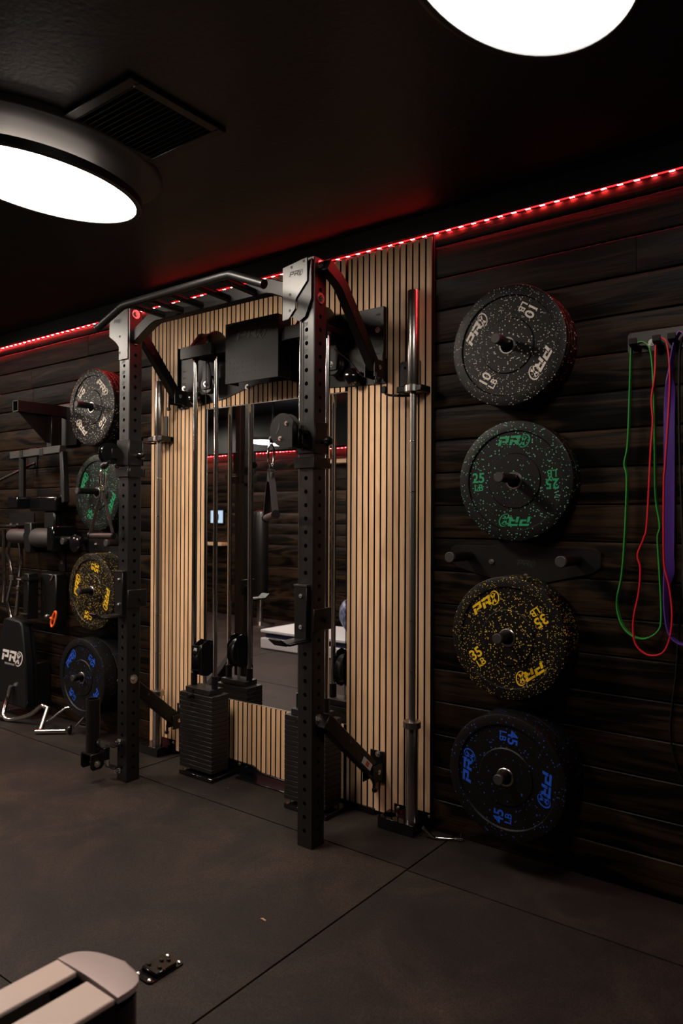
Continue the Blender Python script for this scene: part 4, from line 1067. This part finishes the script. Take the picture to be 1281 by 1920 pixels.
MB().cyl((-3.825, -.14, .050), (-3.735, -.08, .032), .013, 14).build('grip', M_chrome, t); MB().cyl((-3.735, -.08, .032), (-3.72, -.07, .029), .007, 10).build('tip', M_zinc, t)
MB().lathe((-3.86, -.188, .0275), (.75, .65, .02), [(0, 0), (.026, 0), (.026, .012), (0, .012)], 18).build('end_cap', M_plastic, t)
# 9 L-shaped pin at the right barbell foot
t = thing('hitch_pin', 'bent silver hitch pin with a cotter clip, lying beside the right barbell foot', 'pin', (-1.42, -.06, 0))
MB().tube(catmull([(-1.497, -.114, .040), (-1.480, -.108, .028), (-1.455, -.096, .008), (-1.440, -.088, .007), (-1.36, -.042, .0065)], 5), .0055, 10).build('shaft', M_chrome, t, ang=60)
MB().lathe((-1.497, -.114, .042), (-.6, -.25, .6), [(0, -.004), (.008, -.003), (.008, .004), (0, .005)], 14).build('head', M_zinc, t)
MB().tube(catmull([(-1.366, -.046, .030), (-1.366, -.046, .001), (-1.362, -.056, .0016), (-1.366, -.070, .0016), (-1.371, -.060, .0016), (-1.367, -.044, .012)], 4), .0012, 6).build('cotter', M_zinc, t)

# ------------------------------------------------------------------ floor: anchor plate, machine
t = thing('floor_anchor', 'small black steel anchor plate with four silver bolts on the mat', 'floor plate', (-1.65, -1.3, 0))
x0, x1, y0, y1 = -1.692, -1.618, -1.362, -1.238
MB().prism(rrect(x0, x1, y0 + .0, y1, .012), 'xy', .0006, .0045).build('base', M_gloss, t, bevel=.001)
mb = MB(); mb.box(x0 + .004, x1 - .004, y0 + .026, y1 - .024, .0046, .016); mb.build('raised_plate', M_gloss, t, bevel=.003)
for x, y, a in ((-1.662, -1.285, .4), (-1.640, -1.31, .1), (-1.676, -1.318, .9), (-1.648, -1.272, .2)):
    MB().box(x - .006, x + .006, y - .004, y + .004, .0162, .0205).build('lug', M_black, t, bevel=.001)
for x in (x0 + .012, x1 - .012):
    for y in (y0 + .010, y1 - .010): MB().lathe((x, y, .0045), (0, 0, 1), [(.0065, 0), (.006, .003), (.003, .0055), (0, .006)], 14).build('bolt', M_zinc, t)

HM = .38
t = thing('rowing_machine', 'low exercise machine with two cream rails and silver rounded end, bottom left', 'exercise machine', (-1.27, -2.5, 0))
MX = [-1.355, -1.287, -1.247, -1.158]
YE = -1.800; YB = -3.7
MB().box(MX[0], MX[1], YB, YE, HM - .012, HM).build('rail', M_cream, t, bevel=.003, seg=2)
MB().box(MX[2], MX[3], YB, YE - .004, HM - .012, HM).build('rail', M_cream, t, bevel=.003, seg=2)
ch_ = MB(); ch_.box(MX[1] + .0005, MX[1] + .003, YB, YE - .06, HM - .05, HM - .004); ch_.box(MX[2] - .003, MX[2] - .0005, YB, YE - .06, HM - .05, HM - .004); ch_.box(MX[1], MX[2], YB, YE - .06, HM - .055, HM - .05)
ch_.build('slot_lining', M_grey, t)
# nose cap: lofted plan outline, top surface slopes down to the rounded tip
N = 20; W0, W1 = MX[0] - .001, MX[3] + .001; cxm = (W0 + W1) / 2; hw = (W1 - W0) / 2
rows = []
for i in range(N + 1):
    s_ = i / N; y = YE + .001 + .090 * s_
    wd = hw * (1 - s_ ** 2.6) ** (1 / 2.1) if s_ < 1 else 0.002
    zt = HM - .016 * s_ ** 2
    rows.append((y, max(wd, .002), zt))
vs = []; M_ = 14
for y, wd, zt in rows:
    for j in range(M_ + 1):
        a = -1 + 2 * j / M_; vs.append((cxm + wd * a, y - (.0), zt + .0035 * (1 - a * a)))
    for j in (M_, 0): vs.append((cxm + wd * (1 if j else -1), y, zt - .012))
k = M_ + 3; fs = []
for i in range(N):
    for j in range(k): fs.append((i * k + j, i * k + (j + 1) % k, (i + 1) * k + (j + 1) % k, (i + 1) * k + j))
fs += [tuple(range(k)), tuple(range(N * k, N * k + k))]
MB().add(vs, fs).build('end_cap', M_silver, t, ang=40)
body = MB()
bp_ = [(cxm + (wd - .006) * 1, y) for y, wd, z in rows if wd > .01]; bl = [(cxm - (wd - .006), y) for y, wd, z in rows if wd > .01]
body.prism([(W0 + .008, YB)] + bl + bp_[::-1] + [(W1 - .008, YB)], 'xy', HM - .13, HM - .056); body.build('body', M_gloss, t)
bd2 = MB(); bd2.prism([(W0 + .006, YB), (W0 + .006, YE), (MX[1] - .001, YE), (MX[1] - .001, YB)], 'xy', HM - .056, HM - .0125); bd2.prism([(MX[2] + .001, YB), (MX[2] + .001, YE), (W1 - .006, YE), (W1 - .006, YB)], 'xy', HM - .056, HM - .0125)
bd2.prism([(p[0], p[1]) for p in bl] + [(p[0], p[1]) for p in bp_[::-1]], 'xy', HM - .056, HM - .030); bd2.build('rail_support', M_gloss, t)
for y in (-1.95, -3.55): MB().box(cxm - .03, cxm + .03, y - .04, y + .04, .012, HM - .13).build('leg', M_gloss, t, bevel=.004); MB().box(cxm - .2, cxm + .2, y - .03, y + .03, .0005, .012).build('foot', M_gloss, t, bevel=.003)

# ------------------------------------------------------------------ things on the other side of the room (seen in the mirror)
t = thing('wall_tablet', 'small lit white touch screen on the opposite wall, seen in the mirror', 'screen', (-7.18, YF, 1.2))
MB().prism(rrect(-7.315, -7.055, 1.185, 1.375, .015), 'xz', YF + .001, YF + .02).build('case', M_plastic, t)
MB().box(-7.300, -7.070, YF + .0202, YF + .022, 1.198, 1.362).build('display', M_screen, t)
MB().box(-7.215, -7.145, YF + .0222, YF + .0226, 1.235, 1.315).build('icon', M_dblue, t)
t = tag(MB().box(-7.36, -6.98, YF + .0005, YF + .13, .900, .940).build('wall_shelf', M_shelf, None, bevel=.003, loc=(-7.15, YF, .9)), 'short light wood shelf below the touch screen, in the mirror', 'shelf')
t = tag(MB().box(-5.33, -4.5, YF + .0005, YF + .16, 1.90, 1.945).build('wall_shelf', M_shelf, None, bevel=.003, loc=(-5.0, YF, 1.9)), 'long light wood shelf under the red strip, at the right side of the mirror', 'shelf')
t = thing('low_platform', 'low white platform with a black top on the floor, reflected in the mirror', 'platform', (-4.3, -2.7, 0))
MB().box(-4.92, -3.2, -3.25, -2.62, .001, .105).build('base', M_wht, t, bevel=.01, seg=2)
MB().box(-4.88, -3.2, -3.22, -2.65, .1055, .155).build('deck', M_dblue, t, bevel=.006); MB().box(-4.92, -3.2, -3.25, -2.62, .1555, .185).build('top', M_wht, t, bevel=.006)
def cushion():
    vs = []; fs = []; nx, nz = 14, 8
    c = Vector((-3.82, -2.9, .205))
    for i in range(nx + 1):
        for j in range(12):
            a = 2 * PI * j / 12; u = i / nx * 2 - 1
            r = (1 - abs(u) ** 4) ** .5 if abs(u) < 1 else 0.02
            vs.append((c.x + u * .34, c.y + math.cos(a) * .14 * max(r, .05) + .02 * math.sin(u * 9), c.z + .17 + math.sin(a) * .168 * max(r, .05) * (1 + .08 * math.sin(u * 7 + a))))
    for i in range(nx):
        for j in range(12): fs.append((i * 12 + j, i * 12 + (j + 1) % 12, (i + 1) * 12 + (j + 1) % 12, (i + 1) * 12 + j))
    fs += [tuple(range(12)), tuple(range(nx * 12, nx * 12 + 12))]
    return MB().add(vs, fs).build('gym_bag', M_tie, None, loc=(-3.82, -2.9, .19), ang=80)
tag(cushion(), 'blue and grey tie-dyed soft bag lying on the white platform, in the mirror', 'bag')
t = thing('padded_column', 'tall dark padded column by the opposite wall, seen in the mirror', 'gym equipment', (-5.9, -3.7, 0))
MB().lathe((-5.95, -3.70, .34), (0, 0, 1), [(.02, 0), (.085, .02), (.095, .06), (.095, .95), (.08, 1.0), (.02, 1.02)], 24).build('column', M_plastic, t)
MB().lathe((-5.95, -3.70, .001), (0, 0, 1), [(.18, 0), (.18, .02), (.04, .05), (.03, .34)], 24).build('foot', M_chrome, t)
# small scrap of brown leaf/paper on the mat
o = MB().add([(-1.598 + a, -.935 + b, c) for a, b, c in ((-.012, 0, .001), (.0, -.004, .004), (.012, -.002, .0015), (.01, .004, .002), (-.004, .005, .003))], [(0, 1, 2, 3, 4)])
tag(o.build('paper_scrap', M_shelf, None, loc=(-1.598, -.935, 0)), 'tiny pale scrap lying on the mat in front of the right post', 'litter')
